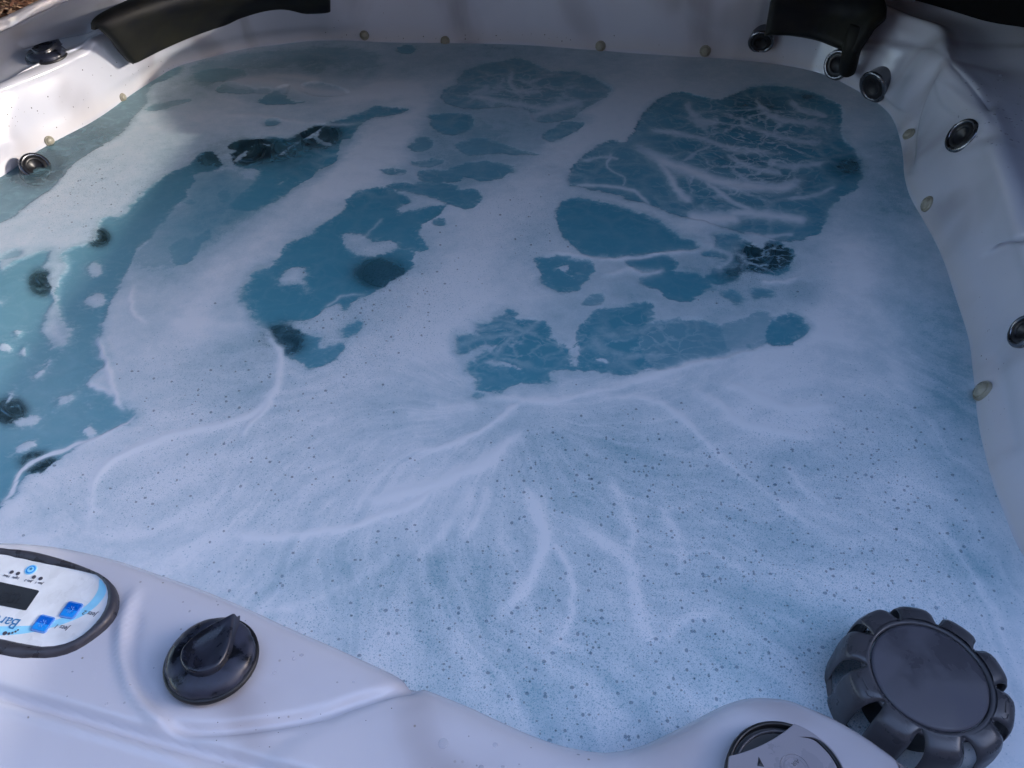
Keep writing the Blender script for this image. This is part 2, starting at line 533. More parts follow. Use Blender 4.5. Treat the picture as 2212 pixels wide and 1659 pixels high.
# right wall: fold between the corner seat and the side seat, ledges
groove([(2040,112),(2020,140),(1995,185),(1978,230),(1966,290),(1962,380)], 12, -.012)
groove([(2046,122),(2085,165),(2120,205),(2150,235)], 13, -.008)
raise_poly([(2030,172),(2136,254),(2120,290),(2080,258),(2034,222)], 9, .005)
raise_poly([(1846,90),(1905,92),(2036,118),(2010,160),(1975,232),(1950,238),(1905,205),(1862,168),(1848,150)], 8, .012)
raise_poly([(1480,-30),(1640,-30),(1640,60),(1600,66),(1500,40)], 10, .006)
groove([(2136,300),(2165,380),(2205,500),(2260,680)], 22, .007)
groove([(2090,330),(2105,420),(2150,560)], 30, -.004)
groove([(2150,760),(2165,860),(2190,980)], 22, -.004)
# rear wall: the rounded recess left of the middle
raise_poly([(700,-40),(735,-40),(742,88),(700,92)], 12, .006)
disp *= S
G = G + Nn * disp[..., None]
Nn2 = gnorm(G)
if Nn2[(kval > 12).argmax(), 0, 2] < 0: Nn2 = -Nn2
verts = G.reshape(-1, 3)
idx = np.arange(nk * ntt).reshape(nk, ntt)
a = idx[:-1, :]; b_ = np.roll(idx, -1, 1)[:-1, :]; c_ = np.roll(idx, -1, 1)[1:, :]; d_ = idx[1:, :]
faces = np.stack([a, b_, c_, d_], -1).reshape(-1, 4)
tubr = thing('hot_tub', 'white marbled acrylic hot tub shell full of foaming blue water', 'hot tub', Matrix.Translation(Vector((cen[0], cen[1], 0))))
def big_mesh(name, verts, faces, material, parent=None):
    me = bpy.data.meshes.new(name)
    nv, nf = len(verts), len(faces)
    me.vertices.add(nv); me.vertices.foreach_set('co', np.asarray(verts, np.float32).ravel())
    me.loops.add(nf * 4); me.loops.foreach_set('vertex_index', np.asarray(faces, np.int32).ravel())
    me.polygons.add(nf); me.polygons.foreach_set('loop_start', np.arange(nf, dtype=np.int32) * 4)
    me.polygons.foreach_set('use_smooth', np.ones(nf, bool))
    me.update(calc_edges=True); me.validate()
    me.materials.append(material)
    ob = bpy.data.objects.new(name, me); COL.objects.link(ob)
    if parent is not None:
        ob.parent = parent; ob.matrix_parent_inverse = parent.matrix_world.inverted()
    return ob
bpy.context.view_layer.update()
tubr.matrix_world = Matrix.Translation(Vector((cen[0], cen[1], 0)))
bpy.context.view_layer.update()
shell = big_mesh('shell', verts, faces, M_ACR, tubr)
# cabinet: brown boards under the rim (panel by panel)
M_CAB = make_plastic('brown_cabinet', (0.07, 0.045, 0.03), 0.6)
outer = cr(rows[:, -1, :], np.linspace(0, ns, 73)[:-1], True)
nvec = outer[:, :2] - cen[:2]; nvec /= np.linalg.norm(nvec, axis=1)[:, None]
for i in range(0, 72, 2):
    p0 = outer[i]; p1 = outer[(i + 2) % 72]
    ins0 = p0[:2] - nvec[i] * .05; ins1 = p1[:2] - nvec[(i + 2) % 72] * .05
    e = (ins1 - ins0) * .02
    q0, q1 = ins0 + e, ins1 - e
    i0, i1 = q0 - nvec[i] * .02, q1 - nvec[(i + 2) % 72] * .02
    vs = [(*q0, .0), (*q1, .0), (*q1, .74), (*q0, .74), (*i0, .0), (*i1, .0), (*i1, .74), (*i0, .74)]
    bo = new_mesh('cabinet_panel', vs, [(0, 1, 2, 3), (5, 4, 7, 6), (3, 2, 6, 7), (4, 0, 3, 7), (1, 5, 6, 2)], M_CAB, None, False)
    bo.parent = tubr; bo.matrix_parent_inverse = tubr.matrix_world.inverted()

# lookup of shell surface by photo position
px, py, dep = proj(G)
kk = np.broadcast_to(kval[:, None], px.shape)
okv = (kk > 4.0) & (kk < 14.5) & (dep > .1)
view = G - np.array([0, 0, WZ + .85]); facing = -(view * Nn2).sum(2) / np.linalg.norm(view, axis=2)
def surf(x, y, kmin=6.0, kmax=14.5):
    cost = np.hypot(px - x, py - y) + np.where(okv & (kk >= kmin) & (kk <= kmax), 0, 1e6) + np.where(facing > 0.02, 0, 60)
    i = np.unravel_index(np.argmin(cost), cost.shape)
    return Vector(G[i]), Vector(Nn2[i]), float(dep[i])

# ------------------------------------------------------------------ water with foam
def tA(l): return [(x / 1.58 / 1.8445, y / 1.58 / 1.8445) for x, y in l]
def tB(l): return [(704.8 + x * .36763, y * .36763) for x, y in l]
def tC(l): return [(1463.8 + x * .3431, y * .3431) for x, y in l]
def tD(l): return [(x * .39201, 487.9 + y * .39201) for x, y in l]
def tE(l): return [(704.8 + x * .39201, 487.9 + y * .39201) for x, y in l]
def tF(l): return [(1463.8 + x * .39201, 487.9 + y * .39201) for x, y in l]
def ell(cx, cy, rx, ry, ang=0, n=12):
    a0 = math.radians(ang)
    return [(cx + rx * math.cos(t) * math.cos(a0) - ry * math.sin(t) * math.sin(a0),
             cy + rx * math.cos(t) * math.sin(a0) + ry * math.sin(t) * math.cos(a0)) for t in [2 * math.pi * k / n for k in range(n)]]
CLEAR = [   # (polygon in photo pixels, strength)
 (tA([(1100,1120),(1190,1060),(1300,1030),(1370,1070),(1450,1090),(1530,1100),(1600,1120),(1720,1040),(1740,1060),(1640,1120),(1610,1200),(1520,1240),(1440,1320),(1400,1400),(1300,1500),(1200,1600),(1050,1680),(900,1700),(800,1660),(860,1560),(960,1440),(1060,1330),(1160,1240),(1120,1180)]), .42),
 (tA([(1780,930),(2100,800),(2300,740),(2180,1000),(2000,1130),(1850,1200),(1650,1300),(1500,1380),(1400,1400),(1450,1300),(1600,1180),(1740,1050)]), .5),
 (tA([(1230,400),(1500,340),(1900,300),(2300,310),(2420,420),(2300,560),(2230,600),(1900,660),(1640,650),(1380,600),(1240,520)]), .40),
 (tB([(600,640),(760,560),(1200,640),(1560,680),(1500,740),(1300,840),(1250,900),(1090,1000),(900,1090),(560,1100),(330,1040),(480,960),(520,860)]), .38),
 ([(1240,560),(1520,540),(1560,580),(1740,610),(1760,660),(1640,740),(1400,790),(1180,830),(1000,800),(1000,720),(1100,680),(1180,640),(1180,580)], .22),
 (tA([(1200,1045),(1290,965),(1360,1000),(1365,1050),(1210,1100),(1215,1140),(1165,1190),(1155,1240),(1065,1330),(970,1440),(930,1500),(870,1540),(820,1600),(800,1670),(700,1760),(560,1840),(430,1760),(480,1650),(600,1560),(640,1450),(660,1385),(770,1370),(870,1260),(1020,1130),(1100,1090)]), 1),
 (tA([(1450,1310),(1500,1260),(1610,1150),(1640,1060),(1500,1030),(1440,930),(1500,890),(1600,880),(1700,880),(1840,870),(1960,810),(2060,780),(2212,740),(2330,690),(2420,680),(2560,690),(2480,720),(2330,740),(2250,800),(2200,870),(2140,870),(2115,1000),(2020,1060),(1930,1130),(1830,1180),(1720,1270),(1580,1320)]), 1),
 (tA([(1240,460),(1420,430),(1550,470),(1500,500),(1370,515),(1260,510)]), .75),
 (tA([(1370,565),(1450,530),(1580,555),(1600,580),(1500,588),(1400,582)]), .8),
 (tA([(1610,585),(1640,560),(1700,565),(1680,590)]), .7),
 (tA([(1640,640),(1700,590),(1750,560),(1810,545),(1790,600),(1820,630),(1905,645),(1830,655),(1700,655)]), .85),
 (tA([(1905,560),(1960,525),(2080,540),(2190,585),(2060,612),(1940,590)]), .8),
 (tA([(1560,440),(1700,400),(1850,350),(1900,330),(2000,330),(2070,350),(2100,420),(2000,500),(1960,500),(1880,470),(1700,480)]), .5),
 (tA(ell(1715, 775, 42, 16)), .8),
 (tA(ell(2560, 310, 48, 24, -5)), .85),
 (tA([(930,693),(1040,650),(1190,636),(1080,675),(990,695)]), .7),
 (tA(ell(1410, 1235, 26, 40, 10)), .8), (tA(ell(1207, 1280, 24, 14)), .8), (tA(ell(1855, 985, 14, 12)), .4),
 (tA([(1090,1640),(1120,1600),(1100,1560),(1150,1500),(1210,1520),(1240,1500),(1290,1465),(1315,1480),(1240,1560),(1180,1640),(1120,1650)]), .75),
 # strip along the left wall
 (tA([(1120,425),(900,545),(760,640),(600,745),(350,880),(200,965),(0,1100),(-60,1140),(-60,1400),(30,1385),(100,1340),(180,1270),(310,1190),(400,1090),(470,1020),(560,960),(680,890),(760,830),(830,735),(910,640),(905,590),(960,530),(1020,505),(1090,470)]), .85),
 # large pool at the left
 (tD([(-60,290),(0,265),(90,205),(180,160),(265,143),(300,190),(380,140),(490,105),(600,60),(640,0),(790,-30),(830,30),(715,125),(690,210),(655,320),(600,420),(560,520),(540,590),(515,640),(530,700),(560,760),(480,850),(462,890),(560,930),(610,960),(700,1020),(715,1075),(600,1130),(460,1190),(380,1240),(280,1310),(150,1370),(90,1430),(70,1480),(0,1520),(-60,1540)]), 1),
 (tD([(10,175),(60,150),(100,145),(90,160),(50,178)]), .6),
 (tD([(950,110),(1000,85),(1060,110),(1130,35),(1150,50),(1070,150),(1030,200),(975,203),(965,180),(1025,130),(960,150)]), .8),
 # middle left patch
 ([(527,640),(552,592),(590,580),(620,535),(672,510),(715,480),(750,455),(765,423),(826,408),(857,416),(880,430),(877,441),(856,452),(870,461),(925,450),(958,448),(932,470),(903,489),(900,511),(918,522),(921,533),(900,540),(866,530),(845,518),(808,518),(790,503),(760,500),(735,507),(738,526),(757,548),(797,559),(826,555),(848,544),(866,538),(896,544),(885,558),(888,570),(880,585),(850,605),(830,615),(800,632),(770,645),(755,656),(748,668),(735,655),(700,665),(665,690),(640,690),(575,702),(560,690),(550,670),(537,650)], 1),
 (tD([(1450,545),(1560,545),(1620,580),(1740,620),(1745,690),(1850,675),(1862,700),(1790,760),(1700,775),(1660,730),(1590,690),(1520,610)]), .95),
 (tB([(610,700),(640,680),(830,675),(850,710),(830,760),(760,790),(660,770)]), .95),
 (tB([(780,470),(870,400),(1000,370),(1150,350),(1260,400),(1350,430),(1480,425),(1600,480),(1660,530),(1590,600),(1500,640),(1430,700),(1300,720),(1220,700),(1200,650),(1080,630),(900,640),(760,620),(690,570),(710,530),(780,500)]), .78),
 (tB([(1290,810),(1340,760),(1400,725),(1500,720),(1470,760),(1380,810),(1320,830)]), .9),
 (tB([(770,850),(850,825),(960,825),(1050,860),(1150,890),(1230,905),(1100,905),(980,900),(850,910),(790,880)]), .85),
 (tB([(500,860),(560,810),(610,830),(600,870),(530,890)]), .85),
 (tB([(550,1010),(700,1010),(780,980),(850,960),(950,950),(1090,980),(1060,1020),(1000,1050),(900,1055),(800,1030),(760,1060),(600,1070)]), .9),
 (tB([(500,960),(620,945),(690,950),(620,980),(540,980)]), .85), (tB([(340,1010),(430,1000),(450,1025),(400,1030)]), .85),
 (tB([(370,1090),(480,1085),(640,1080),(740,1090),(760,1115),(880,1130),(900,1170),(860,1215),(800,1220),(700,1190),(600,1150),(500,1130)]), .95),
 (tB(ell(665, 1302, 28, 18)), .9),
 # large upper right pool
 ([(1232,395),(1235,370),(1260,345),(1290,320),(1325,305),(1350,310),(1370,290),(1388,260),(1398,240),(1430,215),(1470,200),(1500,208),(1560,218),(1600,198),(1680,188),(1740,198),(1790,215),(1812,240),(1815,290),(1850,340),(1858,380),(1835,415),(1795,435),(1780,470),(1762,505),(1700,520),(1640,505),(1600,500),(1530,478),(1480,470),(1400,440),(1330,420),(1250,402)], .95),
 ([(1208,448),(1235,432),(1290,440),(1355,455),(1400,470),(1430,485),(1470,515),(1500,520),(1503,535),(1440,543),(1380,548),(1320,557),(1270,553),(1240,530),(1215,500),(1206,470)], 1),
 (tE([(1170,200),(1180,175),(1260,180),(1310,170),(1330,200),(1450,205),(1450,270),(1400,320),(1360,355),(1270,355),(1200,310),(1195,250)]), .98),
 (tE([(1660,190),(1740,170),(1890,180),(1915,200),(1930,235),(1800,250),(1740,250),(1690,230)]), 1),
 (tE([(1740,290),(1830,255),(1950,255),(2074,290),(2120,330),(2060,370),(2000,400),(1900,395),(1850,350),(1760,320)]), 1),
 (tE([(1420,425),(1480,395),(1530,390),(1520,425),(1460,432)]), .8),
 (tE([(735,610),(850,595),(845,550),(930,540),(935,505),(1010,480),(1035,495),(1040,540),(1200,540),(1235,620),(1330,680),(1350,760),(1400,780),(1230,820),(1220,860),(1100,870),(1000,880),(940,905),(860,900),(840,830),(800,790),(850,740),(900,690),(830,660),(740,700),(725,650)]), 1),
 (tE([(1400,610),(1430,540),(1500,475),(1620,465),(1780,425),(1790,470),(1750,560),(1740,650),(1770,740),(1800,780),(1640,815),(1550,800),(1440,790),(1400,790),(1370,720)]), 1),
 ([(1380,707),(1450,700),(1500,690),(1560,715),(1600,735),(1640,735),(1625,752),(1560,768),(1480,787),(1410,797),(1385,760)], .86),
 (tF([(150,160),(220,130),(235,60),(330,60),(430,110),(470,130),(530,90),(560,100),(560,130),(620,140),(610,200),(590,240),(540,265),(450,250),(350,250),(300,290),(200,310),(160,290),(180,270),(270,210),(250,180)]), 1),
 (tF([(500,640),(470,600),(520,530),(600,505),(660,510),(690,570),(660,600),(600,635)]), 1),
 (tF([(430,370),(470,355),(510,370),(490,390),(440,390)]), .9), (tF([(260,380),(300,370),(345,400),(340,425),(300,415)]), .9),
 ([(1600,690),(1650,672),(1660,700),(1640,745),(1560,765),(1540,730)], .7),
 (tE([(95,590),(130,550),(175,540),(160,590),(110,615)]), .95), (tE([(-10,685),(40,675),(65,700),(0,750)]), .9),
 (tE(ell(840, 935, 18, 10)), .8),
]
FOAM = [   # foam floating in the clear pools
 tD([(240,200),(280,110),(330,120),(380,190),(395,230),(350,300),(335,360),(340,430),(380,540),(395,620),(380,680),(300,700),(265,650),(215,590),(220,550),(250,480),(270,420),(250,330),(250,260),(230,220)]),
 tD(ell(530,240,52,45)), tD(ell(530,415,75,45,-20)), tD(ell(105,595,40,30)), tD(ell(30,680,55,32)), tD(ell(137,695,35,38)),
 tD(ell(215,820,50,28,-30)), tD(ell(270,755,28,18,-50)), tD(ell(355,965,82,34,-30)), tD(ell(65,930,55,20,-50)), tD(ell(145,1075,88,38,-10)),
 tD(ell(490,990,20,15)), tD(ell(500,1130,55,45)), tD(ell(140,1220,78,34,-25)), tD(ell(5,410,20,22)), tD(ell(128,298,15,10)), tD(ell(290,1247,20,10)),
 tD([(1520,290),(1580,240),(1640,215),(1700,230),(1710,270),(1680,300),(1705,350),(1680,370),(1650,330),(1560,330)]),
 tA(ell(1780,1148,30,14,-20)), tA([(1735,990),(1800,930),(1900,880),(1960,840),(2010,810),(2060,780),(2050,800),(1990,860),(1890,900),(1820,950),(1740,1000)]),
 tA([(1965,880),(1985,830),(2020,810),(2060,790),(2010,860),(2060,890),(2110,910),(2060,930),(1990,905)]),
 tA([(1460,1010),(1530,950),(1620,910),(1710,905),(1700,925),(1600,925),(1530,1000),(1500,1030)]),
 tA([(1380,940),(1440,935),(1500,950),(1440,980),(1400,1070),(1400,990)]),
 tE([(830,660),(900,655),(980,665),(930,690),(860,700)]), tE([(900,740),(1060,760),(1080,800),(1010,790),(880,770)]), tE([(1000,650),(1060,640),(1030,670)]),
 tE([(1340,690),(1400,640),(1410,740),(1360,790),(1340,760)]), tE([(1480,740),(1530,720),(1560,770),(1490,750)]), tE([(1260,225),(1340,210),(1330,260),(1420,255),(1350,280)]),
 tF([(470,130),(540,120),(520,150),(490,190),(480,200),(480,150)]),
]
STREAK = [   # thick ropes of foam: (polyline, half width px, amount)
 ([(1365,310),(1440,350),(1500,372),(1560,395),(1640,405),(1700,402),(1745,385)], 11, 1), ([(1415,335),(1450,380),(1465,418),(1500,440)], 8, .9),
 ([(1395,282),(1450,285),(1520,300),(1600,325),(1700,332)], 6, .7), ([(1560,332),(1620,360),(1690,375)], 6, .7), ([(1500,372),(1560,420),(1590,440),(1640,462)], 5, .8),
 ([(1236,398),(1300,402),(1370,412),(1410,448)], 4, .8), ([(1325,330),(1310,360),(1350,385),(1340,410)], 3, .6), ([(1250,350),(1310,340),(1340,345)], 3, .5),
 ([(1560,465),(1620,460),(1700,470),(1745,480)], 9, .9), ([(1600,500),(1660,510),(1720,505)], 4, .7), ([(1480,470),(1540,475),(1600,470)], 12, 1),
 ([(1590,270),(1640,280),(1700,300),(1780,310)], 7, .6), ([(1630,210),(1660,250),(1720,262),(1790,270)], 7, .6), ([(1480,215),(1510,262),(1560,262)], 8, .6), ([(1700,215),(1740,240),(1790,250)], 7, .6),
 ([(1650,350),(1720,360),(1790,350)], 6, .6), ([(1540,310),(1500,330),(1470,350)], 4, .6), ([(1700,430),(1760,420),(1810,400)], 5, .6),
 ([(1110,155),(1100,180),(1130,200),(1180,195)], 5, .6), ([(1010,205),(1060,215),(1120,225),(1180,235),(1230,228)], 5, .7), ([(1060,185),(1010,205)], 4, .5),
 ([(1140,260),(1190,235),(1260,220)], 7, .7), ([(985,590),(1500,-0)], 0.1, 0),
 ([(1440,580),(1400,592),(1350,585),(1300,600)], 6, .8), ([(1503,525),(1580,555),(1540,590)], 6, .6), ([(1170,545),(1260,556),(1340,562),(1440,548),(1520,540)], 4, .9),
 ([(830,470),(800,500),(780,515)], 2.5, .4), ([(700,665),(740,640),(790,640)], 3, .5),
 # bright ropes in the near foam
 ([(1150,858),(1110,880),(1090,900),(1060,920),(1010,950),(960,965),(880,976)], 5, 1.4), ([(1140,920),(1080,975),(1030,1010),(960,1040),(880,1065),(760,1092)], 12, 1.4),
 ([(980,1035),(880,1100),(780,1130),(690,1150),(600,1160),(500,1155)], 7, 1.2), ([(1120,1050),(1160,1100),(1178,1150),(1172,1195),(1150,1240),(1120,1290),(1070,1340)], 12, 1.4),
 ([(1178,1150),(1215,1200),(1236,1260),(1236,1310),(1215,1370),(1190,1410)], 9, 1.2), ([(1215,1110),(1290,1160),(1345,1200),(1370,1240),(1378,1320),(1395,1370),(1440,1400)], 12, 1.4),
 ([(1310,1020),(1340,1080),(1370,1150),(1350,1220)], 10, 1.0), ([(1420,1090),(1460,1160),(1470,1240)], 8, 1.0), ([(1440,1390),(1470,1340),(1540,1320)], 10, 1.0),
 ([(1020,1040),(1000,1090),(960,1150),(900,1200)], 10, .8), ([(1060,1050),(1040,1110),(1000,1170)], 8, .8), ([(560,1330),(640,1310),(780,1250),(860,1180)], 8, .5),
 ([(560,700),(590,735),(606,770),(604,810),(590,850),(555,890),(500,912),(420,930),(350,950),(280,978),(225,1015),(198,1070),(190,1150)], 7, 1.3), ([(600,830),(572,885),(545,920),(520,948)], 6, 1.2),
 ([(288,616),(285,650),(292,685),(320,700)], 4, 1.1), ([(540,700),(480,705),(420,700),(350,690)], 9, .6),
 ([(1020,868),(1090,860),(1150,866),(1230,862),(1290,850),(1350,833),(1450,802),(1550,777),(1650,752)], 7, 1.2),
 ([(1240,850),(1330,858),(1400,862),(1450,885),(1500,930),(1560,990),(1640,1050),(1750,1130),(1900,1200)], 7, .9),
 ([(1480,830),(1560,880),(1600,915),(1700,940),(1800,950)], 9, .9), ([(1550,830),(1620,850),(1700,880),(1820,880)], 9, .8), ([(1700,1000),(1740,1060),(1780,1090)], 7, .8),
 ([(0,1092),(25,1062),(38,1030),(70,1000),(130,975),(200,950),(260,925),(295,900)], 3.5, 1.5), ([(205,728),(222,770),(232,810),(248,850),(270,890)], 5, 1.3), ([(190,830),(215,840),(250,855)], 5, 1.0),
 ([(940,880),(980,885),(1040,880)], 12, .8), ([(880,900),(920,892),(980,893)], 9, .6), ([(1640,610),(1690,612),(1728,604)], 4, 1.0),
 ([(480,180),(560,175),(620,185),(700,200),(820,200),(900,185)], 12, .9), ([(480,250),(560,252),(640,265),(720,270),(790,265)], 4, .6), ([(560,172),(620,165),(700,180)], 8, .8),
 ([(2000,1100),(2060,1180),(2110,1260),(2140,1330)], 9, .5), ([(1840,540),(1900,700),(1960,860)], 14, .4), ([(1750,720),(1850,740),(1950,720)], 14, .5), ([(1560,1010),(1700,1090),(1850,1140)], 10, .5),
]
THIN = [  # areas where the foam is thin and blue shows through: (centre px, radius px, amount)
 (1000,110,420,30,.35), (1950,350,70,170,.6), (2060,800,70,260,.5), (1960,720,120,300,.25), (2120,1150,90,200,.4), (400,150,110,40,.45), (350,210,90,40,.3), (560,200,110,70,.15), (1350,990,180,70,.30), (1500,1150,260,160,.28),
 (1250,1500,330,140,.42), (1050,1300,300,160,.22), (700,1250,300,110,.20), (450,800,170,90,.25), (450,660,120,60,.15), (850,620,0.1,0.1,0), (740,880,170,40,.30), (860,670,70,60,.2),
 (600,500,170,70,.15), (480,430,130,90,.5), (450,500,120,100,.35), (330,550,90,90,.4), (1450,850,200,30,.2), (1950,930,160,110,.22), (1700,1380,200,120,.25), (1080,500,60,60,.15), (200,1100,190,40,.15),
 (1000,300,180,60,.35), (1130,340,160,40,.25), (1560,640,160,60,.25), (1480,600,120,40,.2), (1650,430,120,40,.1), (700,140,120,40,.35), (880,160,60,60,.2), (1700,1000,80,60,.15), (1000,940,160,30,.2), (90,560,80,20,.2),
]
STEP = 0.0034
x0, x1, y0, y1 = -1.22 * S, .88 * S, .14 * S, 2.12 * S
nx = int((x1 - x0) / STEP); ny = int((y1 - y0) / STEP)
gx = np.linspace(x0, x1, nx); gy = np.linspace(y0, y1, ny)
GX, GY = np.meshgrid(gx, gy)
# warp so that traced outlines get organic edges
wx = GX + .010 * (fbm(GX * 22, GY * 22, 3, 1) - .5) + .007 * (fbm(GX * 70, GY * 70, 3, 2) - .5)
wy = GY + .014 * (fbm(GX * 22, GY * 22, 3, 5) - .5) + .008 * (fbm(GX * 70, GY * 70, 3, 6) - .5)
sdf = np.full(GX.shape, -.05); stg = np.full(GX.shape, .8); best = np.full(GX.shape, -.05)
def poly_sd(poly):
    pw = UU(smooth_line(poly, 3, True), 0)[:, :2]
    lo = pw.min(0) - .05; hi = pw.max(0) + .05
    ix0, ix1 = np.searchsorted(gx, [lo[0], hi[0]]); iy0, iy1 = np.searchsorted(gy, [lo[1], hi[1]])
    sl = (slice(iy0, iy1), slice(ix0, ix1))
    X, Y = wx[sl], wy[sl]
    if X.size == 0: return None, None
    d, _ = seg_dist(X, Y, pw, True)
    return sl, np.where(inside(X, Y, pw), d, -d)
vsd = np.full(GX.shape, -.05); vst = np.full(GX.shape, .4)
for poly, s_ in CLEAR:
    sl, d = poly_sd(poly)
    if sl is None: continue
    A_, B_ = (sdf, stg) if s_ >= .6 else (vsd, vst)
    up_ = d > A_[sl]
    A_[sl] = np.where(up_, d, A_[sl]); B_[sl] = np.where(up_, s_, B_[sl])
vsd = np.clip(vsd, -.05, .05)
for poly in FOAM:
    sl, d = poly_sd(poly)
    if sl is None: continue
    sdf[sl] = np.minimum(sdf[sl], -d)
sdf = np.clip(sdf + .0055, -.05, .05)
PX, PY, _d = proj(np.stack([GX, GY, np.full(GX.shape, WZ)], -1))
PXw, PYw, _d = proj(np.stack([wx, wy, np.full(GX.shape, WZ)], -1))
rope = np.zeros(GX.shape)
for pl, w_, am in STREAK:
    if am == 0: continue
    sm = smooth_line(pl, 4)
    lo = sm.min(0) - w_ * 4; hi = sm.max(0) + w_ * 4
    k = (PX > lo[0]) & (PX < hi[0]) & (PY > lo[1]) & (PY < hi[1])
    d, tt = seg_dist(PXw[k], PYw[k], sm, False)
    e = np.minimum(1, np.minimum(tt + .02, 1.02 - tt) / .18)
    rope[k] = np.maximum(rope[k], am * e * (0.75 * np.exp(-(d / w_) ** 2) + .25 * np.exp(-(d / w_ / 2.2) ** 2)))
thin = np.zeros(GX.shape)
for cx, cy, rx, ry, am in THIN:
    thin += am * np.exp(-((PXw - cx) / rx) ** 2 - ((PYw - cy) / ry) ** 2)
# radial flow lines spreading from where the plumes meet the quiet foam
fo = U(1090, 880)
ang = np.arctan2(wy - fo.y, wx - fo.x); rad = np.hypot(wx - fo.x, wy - fo.y)
fan = fbm(ang * 9 + 30 + 1.5 * np.sin(rad * 7), rad * 2.2 + 4, 4, 8) - .5
fanw = sstep(.9 * S, .55 * S, wy) * sstep(.05, .25, rad)
fan2 = fbm(ang * 30 + 60 + 2.5 * np.sin(rad * 6), rad * 3.2, 3, 9) - .5
cloud = fbm(GX * 7, GY * 7, 5, 3) - .5
fa = ang + .25 * np.sin(rad * 9) + .35 * (fbm(GX * 6, GY * 6, 3, 22) - .5); frr = rad
fw = sstep(.98 * S, .70 * S, GY) * sstep(.02, .12, rad) * np.clip(1.0 - .55 * np.exp(-((PX - 250) / 260) ** 2 - ((PY - 850) / 120) ** 2), 0, 1)
# sides: foam drifts along the walls in long bands
plume = np.zeros(GX.shape)     # two thick foam banks driven forward by the jets
for pl, w_ in (([(905, 225), (860, 290), (780, 350), (700, 420), (600, 490), (500, 560), (440, 640), (420, 700)], 45),
               ([(1420, 190), (1340, 250), (1240, 320), (1150, 390), (1090, 470), (1020, 560), (960, 650), (900, 720)], 62),
               ([(480, 190), (600, 185), (800, 190), (900, 190)], 22), ([(1850, 560), (1830, 640), (1760, 700), (1650, 750)], 60), ([(1480, 470), (1640, 470), (1740, 480)], 14)):
    d, tt = seg_dist(PXw, PYw, smooth_line(pl, 4), False)
    plume = np.maximum(plume, np.exp(-(d / w_) ** 2))
dens = .75 - .62 * thin + .48 * cloud + fanw * (.30 * fan + .20 * fan2) + plume * .35 + (1 - fanw) * .22 * (fbm(GX * 14 + GY * 9, GY * 24 - GX * 16, 4, 12) - .5)
dens = np.clip(dens, .2, 1.0)
# (end of density)
bub = np.zeros(GX.shape)
for cx, cy, rx, ry, am in [(1500,1120,330,170,1.0),(1300,1450,520,190,1.1),(1650,1400,260,180,1.0),(900,1290,320,150,.55),(480,850,200,110,.5),(1250,1000,200,120,.5),(760,720,110,130,.65),(900,640,130,110,.45),(1950,1050,160,200,.5),(1800,1000,200,120,.45),(1760,1500,140,170,1.1),(500,1020,300,130,.35),(150,420,150,80,.55),(250,1060,150,60,.4),(1150,500,90,90,.35),(1620,620,120,50,.5),(2000,1250,150,150,.7)]:
    bub += am * np.exp(-((PX - cx) / rx) ** 2 - ((PY - cy) / ry) ** 2)
bub = np.clip(bub - .55 * rope, 0, 1.15)
# how far one sees down through the unfoamed water
clar = .10 + .0 * GX
for cx, cy, rx, ry, am in [(0,370,300,110,.50),(200,280,200,70,.5),(330,190,140,50,.4),(90,610,27,28,.74),(22,888,36,28,.74),(82,1000,38,24,.8),(213,513,24,20,.75),(75,362,50,34,.8),(60,760,200,200,.05),(530,322,56,32,.7),(690,290,46,28,.75),(620,325,60,40,.5),(460,340,50,30,.5),
                           (1650,555,60,30,.75),(1590,590,45,20,.6),(1640,230,75,35,.5),(1835,360,45,25,.6),(1745,208,18,8,.6),(820,590,55,32,.62),(610,735,46,34,.75),(1690,395,60,20,.4),(1600,350,60,15,.25),(680,130,30,14,.3)]:
    clar += am * (np.minimum(1, 1.9 * np.exp(-(((PX - cx) / rx) ** 2 + ((PY - cy) / ry) ** 2) ** 1.5)) if am > .6 else np.exp(-((PX - cx) / rx) ** 2 - ((PY - cy) / ry) ** 2))
clar = np.clip(clar, 0, .92)
jet = np.zeros(GX.shape)
for cx, cy, r_, am in [(1640,280,170,1),(1120,200,150,.8),(1650,560,90,1),(700,150,90,.6),(820,350,120,.6),(1100,740,130,.5),(1400,740,120,.5),(1600,400,160,.8),(1200,350,120,.5)]:
    jet += am * np.exp(-((PX - cx) / r_) ** 2 - ((PY - cy) / (r_ * .45)) ** 2)
jet = np.clip(jet, 0, 1)
shal = np.zeros(GX.shape)        # shallow shelf close under the surface along the left side
for cx, cy, rx, ry, am in [(0,370,260,130,1.0),(200,280,200,80,.9),(330,190,150,60,.8),(60,640,260,210,.72),(80,900,240,150,.72),(330,500,160,110,.30),(500,150,250,60,.4)]:
    shal += am * np.exp(-((PX - cx) / rx) ** 2 - ((PY - cy) / ry) ** 2)
shal = np.clip(shal, 0, 1)
cl = sstep(-.004, .006, sdf)
z = WZ + .0035 * (1 - cl) * (.6 + .6 * rope) * dens + .0020 * (fbm(GX * 9, GY * 9, 3, 14) - .5) + jet * .005 * (fbm(GX * 11, GY * 22, 4, 15) - .5)
V = np.stack([GX, GY, z], -1).reshape(-1, 3)
# keep only cells inside the rim (a little past the waterline)
wp = wls[:, :2] + outn * .022 * S
wl_d = smooth_line([tuple(p) for p in wp], 4, True)
ins = inside(GX, GY, wl_d)
